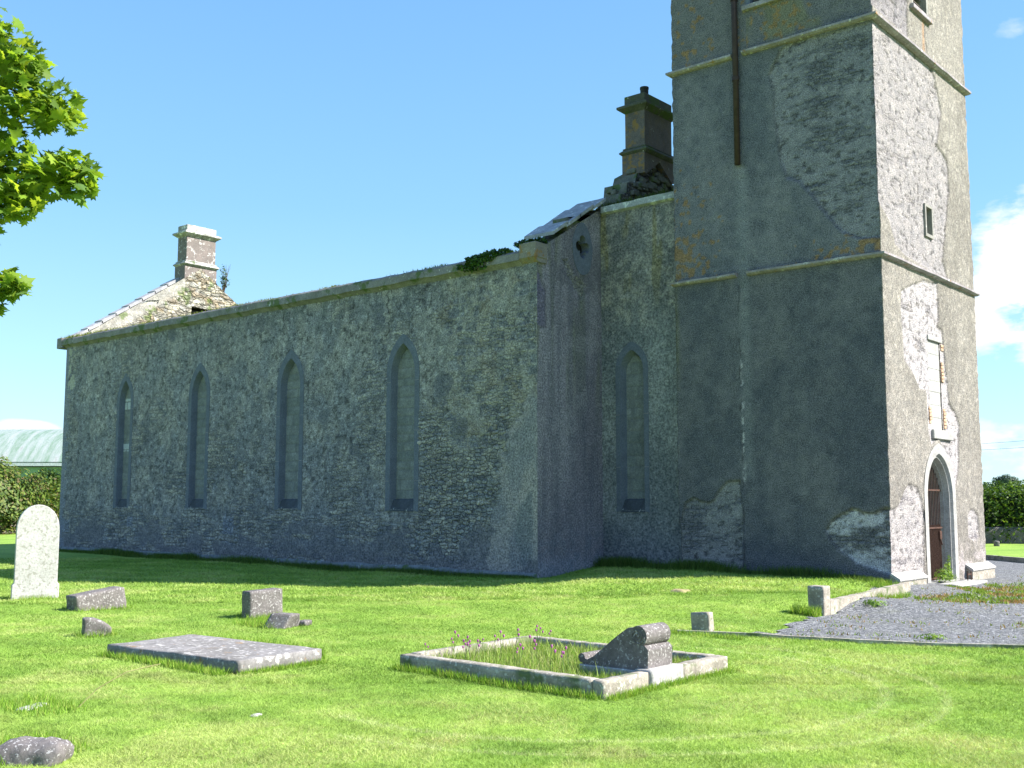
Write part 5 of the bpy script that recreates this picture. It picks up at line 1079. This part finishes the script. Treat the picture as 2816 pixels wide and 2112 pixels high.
# longer grass: wall foot, grave interior, slab edges
P = []; H = []; Cc = []
def addg(n, fx, fy, hh, pal):
    x = fx(n); y = fy(n); P.append(np.stack([x, y, lawn_z(x, y) - .01], 1)); H.append(np.full(n, hh)); Cc.append(scatter_col(pal, n, r))
U = lambda a, b_: (lambda n: r.uniform(a, b_, n))
LG = [(.17, .32, .03), (.24, .40, .04), (.13, .25, .02), (.32, .40, .08)]
DG = [(.07, .14, .02), (.10, .18, .025), (.05, .10, .015), (.13, .19, .04)]  # darker greens along the wall foot, its shade painted into the blades
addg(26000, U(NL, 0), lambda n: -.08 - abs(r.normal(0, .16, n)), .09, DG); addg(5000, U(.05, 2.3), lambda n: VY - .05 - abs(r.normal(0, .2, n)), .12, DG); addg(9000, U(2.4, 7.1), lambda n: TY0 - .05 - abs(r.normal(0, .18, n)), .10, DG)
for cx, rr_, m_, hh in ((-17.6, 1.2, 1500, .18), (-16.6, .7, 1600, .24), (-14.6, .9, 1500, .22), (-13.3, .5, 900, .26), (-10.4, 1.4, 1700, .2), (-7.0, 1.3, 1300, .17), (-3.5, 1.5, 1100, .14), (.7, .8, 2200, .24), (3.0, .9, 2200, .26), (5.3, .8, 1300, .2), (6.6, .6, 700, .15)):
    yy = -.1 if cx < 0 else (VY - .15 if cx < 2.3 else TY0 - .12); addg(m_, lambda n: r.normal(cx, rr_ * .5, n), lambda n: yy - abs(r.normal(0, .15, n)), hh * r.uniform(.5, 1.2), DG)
addg(16000, U(KX0 + .15, KX1 - .18), U(KY0 + .15, KY1 - .14), .13, [(.26, .38, .06), (.20, .33, .04), (.36, .42, .13), (.15, .26, .03), (.40, .40, .18)])
addg(800, U(KX0 + .15, 9.4), U(KY0 + .15, KY1 - .14), .22, [(.34, .42, .12), (.22, .36, .06)])
for (xa, xb, ya, yb, m_, hh) in [(3.9, 6.2, -12.5, -12.36, 2200, .09), (6.2, 6.3, -12.3, -11.2, 900, .07), (3.8, 6.0, -11.2, -11.0, 1500, .16), (7.1, 9.7, -11.1, -10.98, 2400, .09), (9.74, 9.86, -11, -8.9, 1800, .07), (7.1, 9.7, -8.83, -8.7, 900, .1), (2.2, 3.1, -9.6, -9.0, 900, .12), (1.4, 2.1, -9.0, -8.4, 600, .10), (7.6, 8.05, -3.2, -2.98, 500, .16), (7.3, 8.6, -6.6, -6.4, 900, .08), (-1.9, -1.2, -10.0, -9.0, 700, .1), (-4.9, -3.9, -9.6, -9.0, 900, .1), (1.85, 2.25, -11.75, -11.3, 400, .1), (7.5, 8.3, -15.6, -14.9, 900, .08), (6.0, 6.9, -14.7, -14.2, 700, .08), (8.6, 9.9, -6.4, -6.0, 600, .05)]:
    addg(m_, U(xa, xb), U(ya, yb), hh, LG)
# soft edge of grass leaning over the kerb by the tower
addg(1600, lambda n: 7.75 + r.normal(0, .05, n), U(-2.6, 1.4), .11, LG); addg(500, U(7.0, 7.5), U(1.2, 1.95), .13, LG)
P = np.concatenate(P); k_ = np.ones(len(P), bool); q = (polysd(P[:, 0], P[:, 1], NOGO[1]) > .01); k_ &= ~q
P = P[k_]; H = np.concatenate(H)[k_]; Cc = np.concatenate(Cc)[k_]
o = blades('long_grass', P, H, .009 + .006 * (H > .12), Cc, 16, .8); tag(o, 'longer unmown grass at the wall foot, round the stones and in the grave', 'grass', kind='stuff')
print('objects', len(bpy.data.objects), 'polys', sum(len(m_.polygons) for m_ in bpy.data.meshes))
